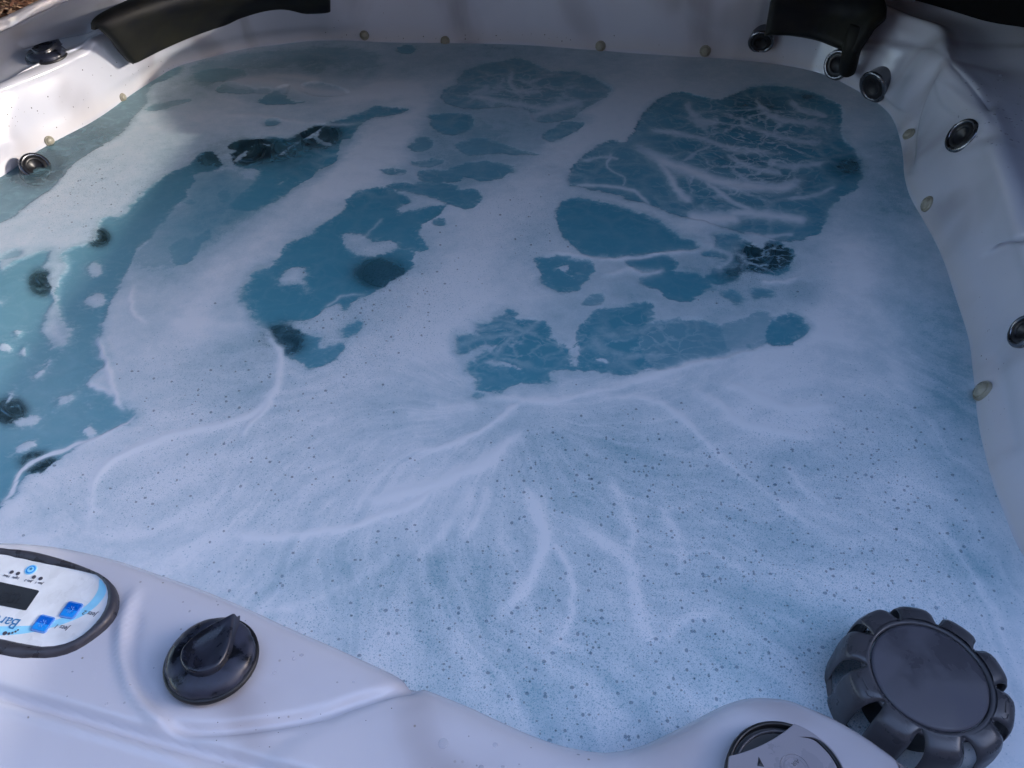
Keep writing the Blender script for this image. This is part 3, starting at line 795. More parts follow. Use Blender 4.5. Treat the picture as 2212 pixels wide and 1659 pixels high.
# near rim: the sheet stops under the lip
idx = np.arange(nx * ny).reshape(ny, nx)
cell = ins[:-1, :-1] & ins[1:, :-1] & ins[:-1, 1:] & ins[1:, 1:]
f = np.stack([idx[:-1, :-1], idx[:-1, 1:], idx[1:, 1:], idx[1:, :-1]], -1)[cell]
used = np.zeros(nx * ny, bool); used[f.ravel()] = True
remap = np.cumsum(used) - 1
f = remap[f]
# material
MW, nt, b, out_n = mat('foaming_spa_water')
def attr(nm):
    a_ = nt.nodes.new('ShaderNodeAttribute'); a_.attribute_name = nm; return a_.outputs['Fac']
co = objco(nt)
a_sd, a_st, a_de, a_ro, a_bu, a_cl, a_je, a_sh, a_vs, a_vt, a_fa, a_fr, a_fw = [attr(k) for k in ('sd', 'stg', 'dens', 'rope', 'bub', 'clar', 'jet', 'shal', 'vsd', 'vst', 'fa', 'fr', 'fw')]
nz1 = noise(nt, co, 120, 5, 0.65).outputs[0]
nz2 = noise(nt, co, 40, 6, 0.62, .5).outputs[0]
nz3 = noise(nt, mapping(nt, co, (16, 26, 1)), 1.0, 8, 0.7, 1.0).outputs[0]
edge = mathn(nt, 'ADD', mathn(nt, 'MULTIPLY', mathn(nt, 'SUBTRACT', nz1, .5), .006), mathn(nt, 'MULTIPLY', mathn(nt, 'SUBTRACT', nz2, .5), .016))
edge = mathn(nt, 'ADD', edge, mathn(nt, 'MULTIPLY', mathn(nt, 'SUBTRACT', nz3, .5), .030))
sdn = mathn(nt, 'ADD', a_sd, edge)
mr = nt.nodes.new('ShaderNodeMapRange'); mr.interpolation_type = 'SMOOTHSTEP'
mr.inputs['From Min'].default_value = -.003; mr.inputs['From Max'].default_value = .0035
nt.links.new(sdn, mr.inputs['Value'])
soft = nt.nodes.new('ShaderNodeMapRange'); soft.interpolation_type = 'SMOOTHSTEP'
soft.inputs['From Min'].default_value = -.022; soft.inputs['From Max'].default_value = .012
nt.links.new(sdn, soft.inputs['Value'])
sof = ramp(nt, noise(nt, co, 6.0, 3, .5).outputs[0], [(0.40, .15), (0.60, .75)]).outputs[0]
cm = nt.nodes.new('ShaderNodeMix'); nt.links.new(sof, cm.inputs[0]); nt.links.new(mr.outputs[0], cm.inputs[2]); nt.links.new(soft.outputs[0], cm.inputs[3]); cm = cm.outputs[0]
# torn flecks on both sides of the edge
nearE = nt.nodes.new('ShaderNodeMapRange'); nearE.inputs['From Min'].default_value = .022; nearE.inputs['From Max'].default_value = 0.0
nt.links.new(mathn(nt, 'ABSOLUTE', sdn), nearE.inputs['Value'])
fl = noise(nt, mapping(nt, co, (70, 110, 1)), 1.0, 5, 0.7, .6).outputs[0]
fle = mathn(nt, 'MULTIPLY', ramp(nt, fl, [(0.53, 0.0), (0.60, 1.0)]).outputs[0], nearE.outputs[0])
cm = mathn(nt, 'SUBTRACT', cm, mathn(nt, 'MULTIPLY', fle, mathn(nt, 'MULTIPLY', cm, .30)))
vm_ = nt.nodes.new('ShaderNodeMapRange'); vm_.interpolation_type = 'SMOOTHSTEP'
vm_.inputs['From Min'].default_value = -.020; vm_.inputs['From Max'].default_value = .022
nt.links.new(mathn(nt, 'ADD', a_vs, mathn(nt, 'MULTIPLY', edge, 2.0)), vm_.inputs['Value'])
veil = mathn(nt, 'MULTIPLY', vm_.outputs[0], a_vt)
# wispy webs of foam drawn out inside the clear pools by the jets
wv = nt.nodes.new('ShaderNodeVectorMath'); wv.operation = 'SCALE'; wv.inputs['Scale'].default_value = .11
wvn = noise(nt, co, 9, 5, .6); nt.links.new(wvn.outputs['Color'], wv.inputs[0])
wva = nt.nodes.new('ShaderNodeVectorMath'); wva.operation = 'ADD'; nt.links.new(co, wva.inputs[0]); nt.links.new(wv.outputs[0], wva.inputs[1])
def net(scale, w0, w1, seed):
    v = nt.nodes.new('ShaderNodeTexVoronoi'); v.feature = 'DISTANCE_TO_EDGE'; v.voronoi_dimensions = '2D'; v.inputs['Scale'].default_value = scale
    nt.links.new(mapping(nt, wva.outputs[0], (1, 1.25, 1), (0, 0, seed)), v.inputs['Vector'])
    wid = ramp(nt, noise(nt, co, scale * .6, 4, .6).outputs[0], [(0.38, w0), (0.62, w1)]).outputs[0]
    q = mathn(nt, 'SUBTRACT', 1.0, mathn(nt, 'DIVIDE', v.outputs['Distance'], wid), True)
    return mathn(nt, 'POWER', q, .8)
web = mathn(nt, 'MAXIMUM', net(11, .015, .26, .4), mathn(nt, 'MULTIPLY', net(27, .01, .20, 1.3), .75))
web = mathn(nt, 'MULTIPLY', web, ramp(nt, noise(nt, co, 45, 5, .65).outputs[0], [(0.36, .35), (0.56, 1.0)]).outputs[0])
web2v = noise(nt, mapping(nt, co, (50, 44, 1), (0, 0, -.6)), 1.0, 6, 0.66, .8).outputs[0]
web2 = ramp(nt, web2v, [(0.60, 0.0), (0.68, .6)])
webs = mathn(nt, 'MULTIPLY', mathn(nt, 'MAXIMUM', web, web2.outputs[0]), mathn(nt, 'ADD', .07, mathn(nt, 'MULTIPLY', a_je, .93)))
clear = mathn(nt, 'MAXIMUM', mathn(nt, 'MULTIPLY', cm, a_st), veil)
clear = mathn(nt, 'MULTIPLY', clear, mathn(nt, 'SUBTRACT', 1.0, webs, True))
clear = mathn(nt, 'MULTIPLY', clear, mathn(nt, 'SUBTRACT', 1.0, a_ro, True))
foam0 = mathn(nt, 'SUBTRACT', 1.0, clear, True)
# fine texture of the froth
fz = mathn(nt, 'MULTIPLY', mathn(nt, 'SUBTRACT', noise(nt, co, 420, 3, 0.6).outputs[0], .5), .42)
fz2 = mathn(nt, 'MULTIPLY', mathn(nt, 'SUBTRACT', noise(nt, co, 48, 6, 0.62).outputs[0], .5), .42)
cx_ = nt.nodes.new('ShaderNodeCombineXYZ')
nt.links.new(mathn(nt, 'MULTIPLY', a_fa, 7.0), cx_.inputs[0]); nt.links.new(mathn(nt, 'MULTIPLY', a_fr, 3.0), cx_.inputs[1])
def ridge(scale, seed, pw, amt):
    n_ = nt.nodes.new('ShaderNodeTexNoise'); n_.inputs['Scale'].default_value = scale; n_.inputs['Detail'].default_value = 3; n_.inputs['Roughness'].default_value = .55; n_.inputs['Distortion'].default_value = .5
    mp_ = nt.nodes.new('ShaderNodeMapping'); mp_.inputs['Location'].default_value = (seed, seed * 2, 0); nt.links.new(cx_.outputs[0], mp_.inputs[0]); nt.links.new(mp_.outputs[0], n_.inputs['Vector'])
    r_ = mathn(nt, 'SUBTRACT', 1.0, mathn(nt, 'MULTIPLY', mathn(nt, 'ABSOLUTE', mathn(nt, 'SUBTRACT', n_.outputs[0], .5)), 7.0), True)
    return mathn(nt, 'MULTIPLY', mathn(nt, 'POWER', r_, pw), amt)
strand = mathn(nt, 'ADD', ridge(.42, 3, 1.6, .16), ridge(1.0, 9, 2.4, .13))
strand = mathn(nt, 'MULTIPLY', strand, a_fw)
dn = mathn(nt, 'ADD', mathn(nt, 'ADD', a_de, mathn(nt, 'MULTIPLY', a_ro, .30)), mathn(nt, 'ADD', mathn(nt, 'ADD', fz, fz2), strand), True)
foam = mathn(nt, 'MULTIPLY', foam0, dn)
# bubbles: round gaps in the froth
def bubl(scale, lo, hi, amt, seedrot):
    v = N(nt, 'ShaderNodeTexVoronoi'); v.inputs['Scale'].default_value = scale; v.voronoi_dimensions = '2D'
    nt.links.new(mapping(nt, co, (1, 1, 1), (0, 0, seedrot)), v.inputs['Vector'])
    sp = nt.nodes.new('ShaderNodeSeparateColor'); nt.links.new(v.outputs['Color'], sp.inputs[0])
    rad_ = mathn(nt, 'MULTIPLY', mathn(nt, 'POWER', sp.outputs[0], 3.0), hi)
    rad_ = mathn(nt, 'ADD', rad_, lo)
    g_ = mathn(nt, 'LESS_THAN', sp.outputs[1], mathn(nt, 'MULTIPLY', a_bu, amt))
    e_ = nt.nodes.new('ShaderNodeMapRange'); e_.interpolation_type = 'SMOOTHSTEP'
    e_.inputs['From Min'].default_value = .06; e_.inputs['From Max'].default_value = -.06
    e_.inputs['To Min'].default_value = 0; e_.inputs['To Max'].default_value = 1
    nt.links.new(mathn(nt, 'SUBTRACT', v.outputs['Distance'], rad_), e_.inputs['Value'])
    return mathn(nt, 'MULTIPLY', e_.outputs[0], g_)
b1 = bubl(260, .04, .27, .95, .3); b2 = bubl(520, .10, .24, 1.25, 1.1); b3 = bubl(150, .02, .20, .5, 2.0); b4 = bubl(360, .06, .26, 1.0, .8)
b2 = mathn(nt, 'MAXIMUM', b2, b4)
bb = mathn(nt, 'MAXIMUM', mathn(nt, 'MAXIMUM', b1, b2), b3)
bb = mathn(nt, 'MULTIPLY', bb, .50)
foam = mathn(nt, 'MULTIPLY', foam, mathn(nt, 'SUBTRACT', 1.0, bb))
fcol = mixc(nt, ramp(nt, foam, [(0.0, 0.0), (1.0, 1.0)]).outputs[0], (0.028, 0.150, 0.250), (0.66, 0.68, 0.78))
# milky body: slightly varied blue
wcol = mixc(nt, noise(nt, co, 5, 4).outputs[0], (0.070, 0.275, 0.375), (0.110, 0.355, 0.460))
wcol = mixc(nt, a_sh, wcol, (0.26, 0.50, 0.58))
col = mixc(nt, foam, wcol, (0.73, 0.77, 0.82))
nt.links.new(col, b.inputs['Base Color'])
b.inputs['Specular IOR Level'].default_value = 0.0
b.inputs['Roughness'].default_value = 1.0
hgt = mathn(nt, 'ADD', mathn(nt, 'MULTIPLY', foam, .8), mathn(nt, 'MULTIPLY', noise(nt, co, 300, 4).outputs[0], .25))
nb = bump(nt, hgt, .35, .0015)
nb2 = bump(nt, noise(nt, mapping(nt, co, (22, 44, 1)), 1.0, 2).outputs[0], .22, .002, nb)
nt.links.new(nb2, b.inputs['Normal'])
tr = nt.nodes.new('ShaderNodeBsdfTransparent'); tr.inputs[0].default_value = (0.62, 0.86, 0.93, 1)
a_cl = mathn(nt, 'MULTIPLY', a_cl, ramp(nt, noise(nt, mapping(nt, co, (26, 34, 1)), 1.0, 6, .68, .8).outputs[0], [(0.36, .70), (0.50, 1.0)]).outputs[0])
see = mathn(nt, 'MULTIPLY', a_cl, mathn(nt, 'SUBTRACT', 1.0, mathn(nt, 'MULTIPLY', foam, 1.5, True), True))
mx = nt.nodes.new('ShaderNodeMixShader')
nt.links.new(see, mx.inputs[0]); nt.links.new(b.outputs[0], mx.inputs[1]); nt.links.new(tr.outputs[0], mx.inputs[2])
gl = nt.nodes.new('ShaderNodeBsdfGlossy'); 
nt.links.new(nb2, gl.inputs['Normal'])
gr = nt.nodes.new('ShaderNodeMapRange'); gr.inputs['To Min'].default_value = .07; gr.inputs['To Max'].default_value = .6
nt.links.new(foam, gr.inputs['Value']); nt.links.new(gr.outputs[0], gl.inputs['Roughness'])
fr = nt.nodes.new('ShaderNodeFresnel'); fr.inputs['IOR'].default_value = 1.33; nt.links.new(nb2, fr.inputs['Normal'])
ffac = mathn(nt, 'MULTIPLY', fr.outputs[0], mathn(nt, 'SUBTRACT', 1.0, mathn(nt, 'MULTIPLY', foam, .6)))
mx2 = nt.nodes.new('ShaderNodeMixShader')
nt.links.new(ffac, mx2.inputs[0]); nt.links.new(mx.outputs[0], mx2.inputs[1]); nt.links.new(gl.outputs[0], mx2.inputs[2])
nt.links.new(mx2.outputs[0], out_n.inputs['Surface'])
wat = big_mesh('water', V[used], f, MW)
wat['kind'] = 'structure'
for nm, arr in (('sd', sdf), ('stg', stg), ('dens', dens), ('rope', rope), ('bub', bub), ('clar', clar), ('jet', jet), ('shal', shal), ('vsd', vsd), ('vst', vst), ('fa', fa), ('fr', frr), ('fw', fw)):
    at = wat.data.attributes.new(nm, 'FLOAT', 'POINT')
    at.data.foreach_set('value', arr.ravel()[used].astype(np.float32))
# ------------------------------------------------------------------ spa cover stood up along two sides, added roof, fences and screens that block sky light
M_VINYL, nt, b, o = mat('black_vinyl')
b.inputs['Base Color'].default_value = (0.003, 0.003, 0.004, 1); b.inputs['Roughness'].default_value = 0.85; b.inputs['Specular IOR Level'].default_value = .15
nt.links.new(bump(nt, noise(nt, objco(nt), 60, 4).outputs[0], .2, .003), b.inputs['Normal'])
M_FENCE = make_plastic('dark_stained_timber', (0.016, 0.012, 0.009), 0.8)
M_ROOF = make_plastic('dark_shade_roof', (0.03, 0.028, 0.026), 0.8)

def slab(name, p0, p1, z0, z1, th, material, parent=None, lean=Vector((0, 0, 0)), bev=.02):
    d = (p1 - p0); d.z = 0; n = Vector((d.y, -d.x, 0)).normalized() * th
    bm = bmesh.new()
    vs = []
    for z_, l in ((z0, 0), (z1, 1)):
        for q in (p0, p1, p1 + n, p0 + n):
            vs.append(bm.verts.new((q.x + lean.x * l, q.y + lean.y * l, z_)))
    for q in ((0, 1, 2, 3), (4, 5, 6, 7), (0, 1, 5, 4), (1, 2, 6, 5), (2, 3, 7, 6), (3, 0, 4, 7)):
        bm.faces.new([vs[i] for i in q])
    bmesh.ops.recalc_face_normals(bm, faces=bm.faces)
    bmesh.ops.bevel(bm, geom=list(bm.edges), offset=bev, segments=3, affect='EDGES', profile=.5)
    me = bpy.data.meshes.new(name); bm.to_mesh(me); bm.free()
    me.materials.append(material)
    o = bpy.data.objects.new(name, me); COL.objects.link(o)
    if parent: o.parent = parent; o.matrix_parent_inverse = parent.matrix_world.inverted()
    return o
COVER_TOP = .56
cvr = thing('spa_cover', 'black vinyl spa cover opened and stood on the far right corner of the tub', 'cover', Matrix.Translation(W(1.02, 1.70, .18)))
bpy.context.view_layer.update()
h0 = W(1.14, 1.57); h1 = W(1.02, -.35); h2 = W(.52, 2.50)
slab('cover_half', h1, h0, WZ + .10 * S, WZ + COVER_TOP * S, .09, M_VINYL, cvr)
slab('cover_half', h0 + Vector((-.01, -.02, 0)), h2, WZ + .10 * S, WZ + COVER_TOP * S, .09, M_VINYL, cvr, lean=Vector((-.03, -.03, 0)))
tube('hinge_seam', [h0 + Vector((.02, .02, WZ * 0 + .19 * S)), h0 + Vector((.02, .02, COVER_TOP * S))], .02, M_VINYL, cvr).matrix_parent_inverse = cvr.matrix_world.inverted()

rf = thing('shade_roof', 'dark roof added above the view to shade the far half of the tub', 'roof', Matrix.Translation(W(0, 2, 1.7)))  # unseen roof, added to keep sky light off the far half
bpy.context.view_layer.update()
for i in range(15):
    xx = -2.9 + i * .4
    slab('roof_board', W(xx, ROOF_Y0), W(xx, 3.9), WZ + 1.38 * S, WZ + 1.42 * S, .445, M_ROOF, rf, bev=.004)
for q in ((-2.8, 3.85), (3.0, 3.85)):
    tube('post', [W(q[0], q[1], -.70), W(q[0], q[1], 1.38)], .05, M_ROOF, rf, 12).matrix_parent_inverse = rf.matrix_world.inverted()
fen = thing('shade_fence', 'dark board fence added behind the tub to block the low sky', 'fence', Matrix.Translation(W(0, 4.1, -.7)))  # added dark backdrop, tall enough to close the sky gap under the roof
bpy.context.view_layer.update()
for i in range(46):
    x_ = -5.0 + i * .16
    bo = slab('board', W(x_, 4.1 + random.uniform(-.01, .01)), W(x_ + .15, 4.1), .0, 2.62 + random.uniform(-.02, .02), .02, M_FENCE, fen, bev=.003)

M_HEDGE, nt, b, o = mat('shade_hedge_leaves')
b.inputs['Base Color'].default_value = (0.03, 0.05, 0.02, 1); b.inputs['Roughness'].default_value = .7
vs, fs = [], []
random.seed(21)
for i in range(13000):
    c_ = W(-2.6 + random.uniform(-.25, .25), random.uniform(-2.2, 3.6), 0); c_.z = random.uniform(.05, 4.4)
    d = Vector((random.gauss(0, 1), random.gauss(0, 1), random.gauss(0, 1))).normalized(); e = d.orthogonal().normalized()
    k = len(vs); r_ = random.uniform(.05, .09)
    vs += [c_ - d * r_, c_ + e * r_ * .5, c_ + d * r_, c_ - e * r_ * .5]; fs.append((k, k + 1, k + 2, k + 3))
hd = new_mesh('shade_hedge', vs, fs, M_HEDGE, None, False)
tag(hd, 'tall dark leaf screen added left of the tub to block the side sky', 'shade_hedge')  # unseen leaf mass, added so the walls get less sky from the left
hw = thing('shade_wall', 'dark wall added behind the camera to block the low sky', 'shade_wall', Matrix.Translation(W(0, -1.3, -.7)))  # unseen wall, added to cut sky light coming from behind the camera
bpy.context.view_layer.update()
slab('wall', W(3.4, -1.3), W(-3.2, -1.3), 0, 4.3, .2, make_plastic('brown_brick', (0.09, 0.06, 0.05), .85), hw)
slab('shade_wall_cap', W(3.4, -1.26), W(-3.2, -1.26), 4.32, 4.42, .3, M_DARK, hw)

fen2 = thing('side_shade_fence', 'dark board fence added out of view at right to block the low sky', 'fence', Matrix.Translation(W(3.3, 1, -.7)))  # unseen boards, added to block sky just below the sun's path
bpy.context.view_layer.update()
for i in range(40):
    y_ = -1.4 + i * .135
    slab('board', W(3.3 + random.uniform(-.01, .01), y_), W(3.3, y_ + .128), .0, WZ + 1.15 * S + random.uniform(-.02, .02), .02, M_FENCE, fen2, bev=.003)

# ------------------------------------------------------------------ air control knobs
def scallop(a, r):
    return 1 + (-.028 * max(0, math.cos(a * 6)) ** 6 if r > .030 else 0)
def make_knob(m4, label):
    t = thing('air_control_knob', label, 'knob', m4, 'black air control knobs on the rim')
    prof = [(.0455, -.004), (.0465, .001), (.0463, .005), (.0445, .0088), (.041, .0115), (.036, .0132), (.030, .0142), (.022, .0146), (.010, .0148), (0, .0148)]
    lathe('dial', prof, M_BLACK, t, 96, scallop)
    lathe('escutcheon', [(.0490, -.003), (.0492, .0012), (.0478, .0022), (.044, .0024)], M_DARK, t, 64)
    # teardrop grip pointing at +y
    def tear(s, n=56):
        pts = []
        for k in range(n):
            a = 2 * math.pi * k / n
            # round end radius .022 at y=-.006, tip at y=+.050
            c, s_ = math.cos(a), math.sin(a)
            up = max(0, s_)
            w = .0245 * (1 - .78 * up ** 1.9)
            x = w * c * (1 - .0 * up)
            y = -.005 + (.0215 * s_ if s_ < 0 else .0500 * s_)
            pts.append((x * s, -.002 + (y + .002) * s))
        return pts
    vs, fs = [], []
    lay = [(1.10, .0120, 0), (1.03, .0140, 0), (1.0, .0185, .0), (.97, .0210, 0), (.90, .0224, 0), (.6, .0212, 0), (.3, .0204, 0)]
    n = 56
    for s_, z_, q in lay:
        for x, y in tear(s_):
            zz = z_ + .0045 * max(0, y / .05) * (1 if z_ > .014 else 0) - (.0016 if (s_ < .8) else 0)
            vs.append((x, y, zz))
    for l in range(len(lay) - 1):
        for k in range(n):
            k2 = (k + 1) % n
            fs.append((l * n + k, l * n + k2, (l + 1) * n + k2, (l + 1) * n + k))
    fs.append(tuple((len(lay) - 1) * n + k for k in range(n)))
    new_mesh('grip', vs, fs, M_BLACK2, t)
    return t
def on_surf(x, y, lift=0.0, ref=Vector((0, 1, 0)), nmix=None, kmin=6.0, kmax=14.5):
    p, n, d = surf(x, y, kmin, kmax)
    if nmix is not None: n = (n.normalized() * (1 - nmix[1]) + Vector(nmix[0]).normalized() * nmix[1]).normalized()
    return frame(p + n * lift, n, ref)
tip = U(532, 1322, .1) - U(446, 1430, .1)
m_near = on_surf(457, 1421, .001, tip)
m_near = frame(U(457, 1424, .108), (0, 0.03, 1), tip) @ Matrix.Scale(.93, 4)
knob = make_knob(m_near, 'large wet black air control knob with a teardrop grip beside the control panel')
m_far = on_surf(100, 122, .002, Vector((.6, .8, 0)), ((0, -.05, 1), .6))
dup(knob, m_far @ Matrix.Scale(.95, 4), 'small black air control knob on the sunlit far left rim')

# ------------------------------------------------------------------ topside control panel
Z_P = .101
def pp(l, z=Z_P): return [U(x * .17976, 1154.8 + y * .17976, z) for x, y in l]
e_read = (U(0, 1205, Z_P) - U(190, 1241, Z_P)).normalized()      # reading direction of the lettering
e_up = Vector((0, 0, 1)).cross(e_read).normalized()
org = U(60, 1300, Z_P)
mp = Matrix((e_read, e_up, Vector((0, 0, 1)))).transposed().to_4x4(); mp.translation = org
imp = mp.inverted()
pan = thing('control_panel', 'white oval control panel with blue keys and a dark display in a black rubber surround', 'control panel', mp)
def loc(pts):
    return [((imp @ p).x, (imp @ p).y) for p in pts]
def mirror_oval(half, xm):
    """half outline listed from the far straight edge round the right end to the near edge; the other end mirrors about x = xm"""
    return half + [(2 * xm - x, y) for x, y in reversed(half)]
outr = loc([U(x, y, Z_P) for x, y in [(0,1187),(69,1193),(137,1210),(189,1229),(223,1246),(244,1262),(255,1285),(254,1312),(244,1336),(223,1359),(192,1386),(154,1410),(113,1422),(69,1424),(0,1417)]])
innr = loc([U(x, y, Z_P) for x, y in [(0,1200),(103,1221),(196,1240),(216,1249),(230,1265),(235,1283),(233,1307),(220,1334),(192,1365),(161,1386),(130,1396),(86,1399),(0,1381)]])
XM = max(p[0] for p in innr) + .035
O2 = [tuple(p) for p in smooth_line(mirror_oval(outr, XM), 3, True)]
I2 = [tuple(p) for p in smooth_line(mirror_oval(innr, XM), 3, True)]
M_ = 160
def resamp(loop, n, c):
    L = np.array(loop); an = np.arctan2(L[:, 1] - c[1], L[:, 0] - c[0]); r = np.hypot(L[:, 0] - c[0], L[:, 1] - c[1])
    o_ = np.argsort(an); a_ = np.linspace(-math.pi, math.pi, n, endpoint=False)
    rr = np.interp(a_, an[o_], r[o_], period=2 * math.pi)
    return np.stack([c[0] + rr * np.cos(a_), c[1] + rr * np.sin(a_)], 1)
cc = (XM, float(np.mean([p[1] for p in I2])))
Lo = resamp(O2, M_, cc); Li = resamp(I2, M_, cc)
vs, fs = [], []
prof = [(0.0, -.004), (0.0, .001), (.12, .0042), (.35, .0062), (.65, .0058), (.88, .0036), (1.0, .0026), (1.03, -.002)]
for f_, z_ in prof:
    for k in range(M_):
        q = Lo[k] * (1 - f_) + Li[k] * f_
        vs.append((q[0], q[1], z_))
for l in range(len(prof) - 1):
    for k in range(M_):
        k2 = (k + 1) % M_
        fs.append((l * M_ + k, l * M_ + k2, (l + 1) * M_ + k2, (l + 1) * M_ + k))
new_mesh('rubber_surround', vs, fs, M_RUBBER, pan)
curve_mesh('panel_face', [[tuple(cc[j] + (Li[k][j] - cc[j]) * 1.01 for j in (0, 1)) for k in range(M_)]], .0012, 0, M_PLATE, pan, .0010)
ZT = .0024
sw = loc(pp([(1205,552),(1255,600),(1285,660),(1270,740),(1180,860),(1020,980),(820,1070),(600,1140),(380,1190),(180,1215),(0,1222),(-200,1215),(-200,1112),(0,1115),(200,1113),(400,1105),(600,1065),(820,990),(1000,900),(1120,790),(1190,670)]))
curve_mesh('printed_blue_sweep', [[tuple(p) for p in smooth_line(sw, 3, True)]], .0001, 0, M_PALEBLUE, pan, ZT - .00015)
def rrect(q, r=.16):
    """rounded quadrilateral"""
    out = []
    n = len(q)
    for i in range(n):
        p = np.array(q[i]); a = np.array(q[i - 1]); c_ = np.array(q[(i + 1) % n])
        s = p + (a - p) * r; e = p + (c_ - p) * r
        for t in np.linspace(0, 1, 6): out.append(tuple((1 - t) ** 2 * s + 2 * t * (1 - t) * p + t * t * e))
    return out
def key(name, quad):
    q = loc(pp(quad)); c_ = np.mean(q, 0)
    k = curve_mesh(name, [rrect(q, .18)], .0004, .0004, M_BLUEEDGE, pan, ZT + .0002)
    q2 = [tuple(c_ + (np.array(p) - c_) * .84) for p in q]
    # far-side half darker print, near-side half lighter
    a, b2, c2, d2 = [np.array(p) for p in q2]       # a,b far edge; c,d near edge
    m1 = a + (d2 - a) * .5; m2 = b2 + (c2 - b2) * .5
    t_ = curve_mesh('key_top', [rrect([tuple(a), tuple(b2), tuple(m2), tuple(m1)], .12)], .0003, .0001, M_BLUE, k, .0009)
    t2 = curve_mesh('key_bottom', [rrect([tuple(m1), tuple(m2), tuple(c2), tuple(d2)], .12)], .0003, .0001, M_BLUE2, k, .00085)
    # embossed star of rays
    for i in range(8):
        an = i * math.pi / 4 + .2
        r0, r1 = .0016, .0042
        pts = [Vector((c_[0] + r0 * math.cos(an), c_[1] + r0 * math.sin(an), .0013)), Vector((c_[0] + r1 * math.cos(an + .15), c_[1] + r1 * math.sin(an + .15), .0013))]
        tube('ray', pts, .0003, M_BLUEEDGE, k, 5)
    return k
key('key', [(845,815),(1022,855),(890,1035),(715,1000)])
key('key', [(510,975),(687,1020),(550,1205),(373,1160)])
lcd = loc(pp([(-330,508),(487,688),(322,928),(-480,762)]))
curve_mesh('display', [rrect(lcd, .05)], .0003, 0, M_LCD, pan, ZT)
# faint seven segment digits
segs_ = {'1': 'bc', '0': 'abcdef', '2': 'abged'}
ca = (imp @ U(250 * .17976, 1154.8 + 800 * .17976, Z_P))
for di, ch in enumerate('102'):
    bx = ca.x + di * .010 - .004; by = ca.y
    w_, h_ = .0055, .010
    sg = {'a': ((0, h_), (w_, h_)), 'b': ((w_, h_), (w_, h_ / 2)), 'c': ((w_, h_ / 2), (w_, 0)), 'd': ((0, 0), (w_, 0)), 'e': ((0, 0), (0, h_ / 2)), 'f': ((0, h_ / 2), (0, h_)), 'g': ((0, h_ / 2), (w_, h_ / 2))}
    vs, fs = [], []
    for s_ in segs_[ch]:
        (ax, ay), (bx_, by_) = sg[s_]
        hx, hy = (.0005, .0) if ax == bx_ else (0, .0005)
        i0 = len(vs)
        for q in ((ax - hx, ay - hy), (bx_ - hx, by_ - hy), (bx_ + hx, by_ + hy), (ax + hx, ay + hy)):
            vs.append((bx + q[0], by - .005 + q[1], ZT + .0005))
        fs.append((i0, i0 + 1, i0 + 2, i0 + 3))
    new_mesh('digit', vs, fs, M_LCDSEG, pan, False)
def disc(name, c_, rx, material, parent, z, n=20, th=.0002):
    return curve_mesh(name, [[(c_[0] + rx * math.cos(2 * math.pi * k / n), c_[1] + rx * math.sin(2 * math.pi * k / n)) for k in range(n)]], th, 0, material, parent, z)
pl = lambda x, y: tuple((imp @ U(x * .17976, 1154.8 + y * .17976, Z_P))[:2])
c_ = pl(383, 437)
disc('light_key', c_, .0062, M_PALEBLUE, pan, ZT + .0001)
disc('light_key_ring', c_, .0050, M_BLUE2, pan, ZT + .0003); disc('light_key_centre', c_, .0036, M_PALEBLUE, pan, ZT + .0005); disc('light_key_mark', (c_[0], c_[1] - .0008), .0015, M_TEXTBLUE, pan, ZT + .0007)
for x, y in ((152,466),(228,483),(420,525),(500,543)): disc('indicator_light', pl(x, y), .0022, M_TEXT, pan, ZT + .0001)
for x, y, r in ((72,1200,.0022),(120,1204,.0014),(162,1195,.0011),(200,1180,.0011),(229,1161,.0009)): disc('printed_dot', pl(x, y), r, M_TEXT, pan, ZT + .0001)
def lbl(body, x, y, size, material=M_TEXT, rot=0, sh=.25):
    c = pl(x, y)
    text_mesh('lettering', body, size, material, pan, Matrix.Translation((c[0], c[1], ZT + .00015)) @ Matrix.Rotation(rot, 4, 'Z'), sh)
lbl('Jets 2', 1092, 962, .0068); lbl('Jets 1', 757, 1128, .0068)
lbl('Jets 1', 482, 597, .0040); lbl('Jets 2', 355, 570, .0040); lbl('Light', 203, 535, .0040); lbl('Heat', 92, 513, .0040)
lbl('Bare', 85, 1058, .0165, M_TEXTBLUE, 0, .12)

# ------------------------------------------------------------------ filter lid floating at the right corner
LZ = .062
lidm = Matrix.Translation(U(2008, 1459, LZ))
lidm = lidm @ Matrix.Scale(.885, 4)
lid = thing('filter_lid', 'dark grey round skimmer filter lid with ten open ribs floating in the near right corner', 'filter lid', lidm @ Matrix.Rotation(math.radians(8), 4, 'Z'))
R0 = .066
lathe('disc', [(0, .0012), (R0 * .5, .0010), (R0 * .93, .0008), (R0 - .0012, .0002), (R0 - .0006, -.002)], M_LIDTOP, lid, 96)
lathe('top_ring', [(R0 + .0002, -.004), (R0 + .0008, .0), (R0 + .003, .0008), (R0 + .0085, .0002), (R0 + .0105, -.004), (R0 + .008, -.008), (R0, -.006)], M_LID, lid, 96)
lathe('lower_ring', [(.0935, -.064), (.0965, -.066), (.0965, -.100), (.0925, -.100), (.0925, -.066)], M_LID, lid, 64)
lathe('inner_basket', [(.060, -.006), (.060, -.020), (.058, -.10)], M_DARK, lid, 48)
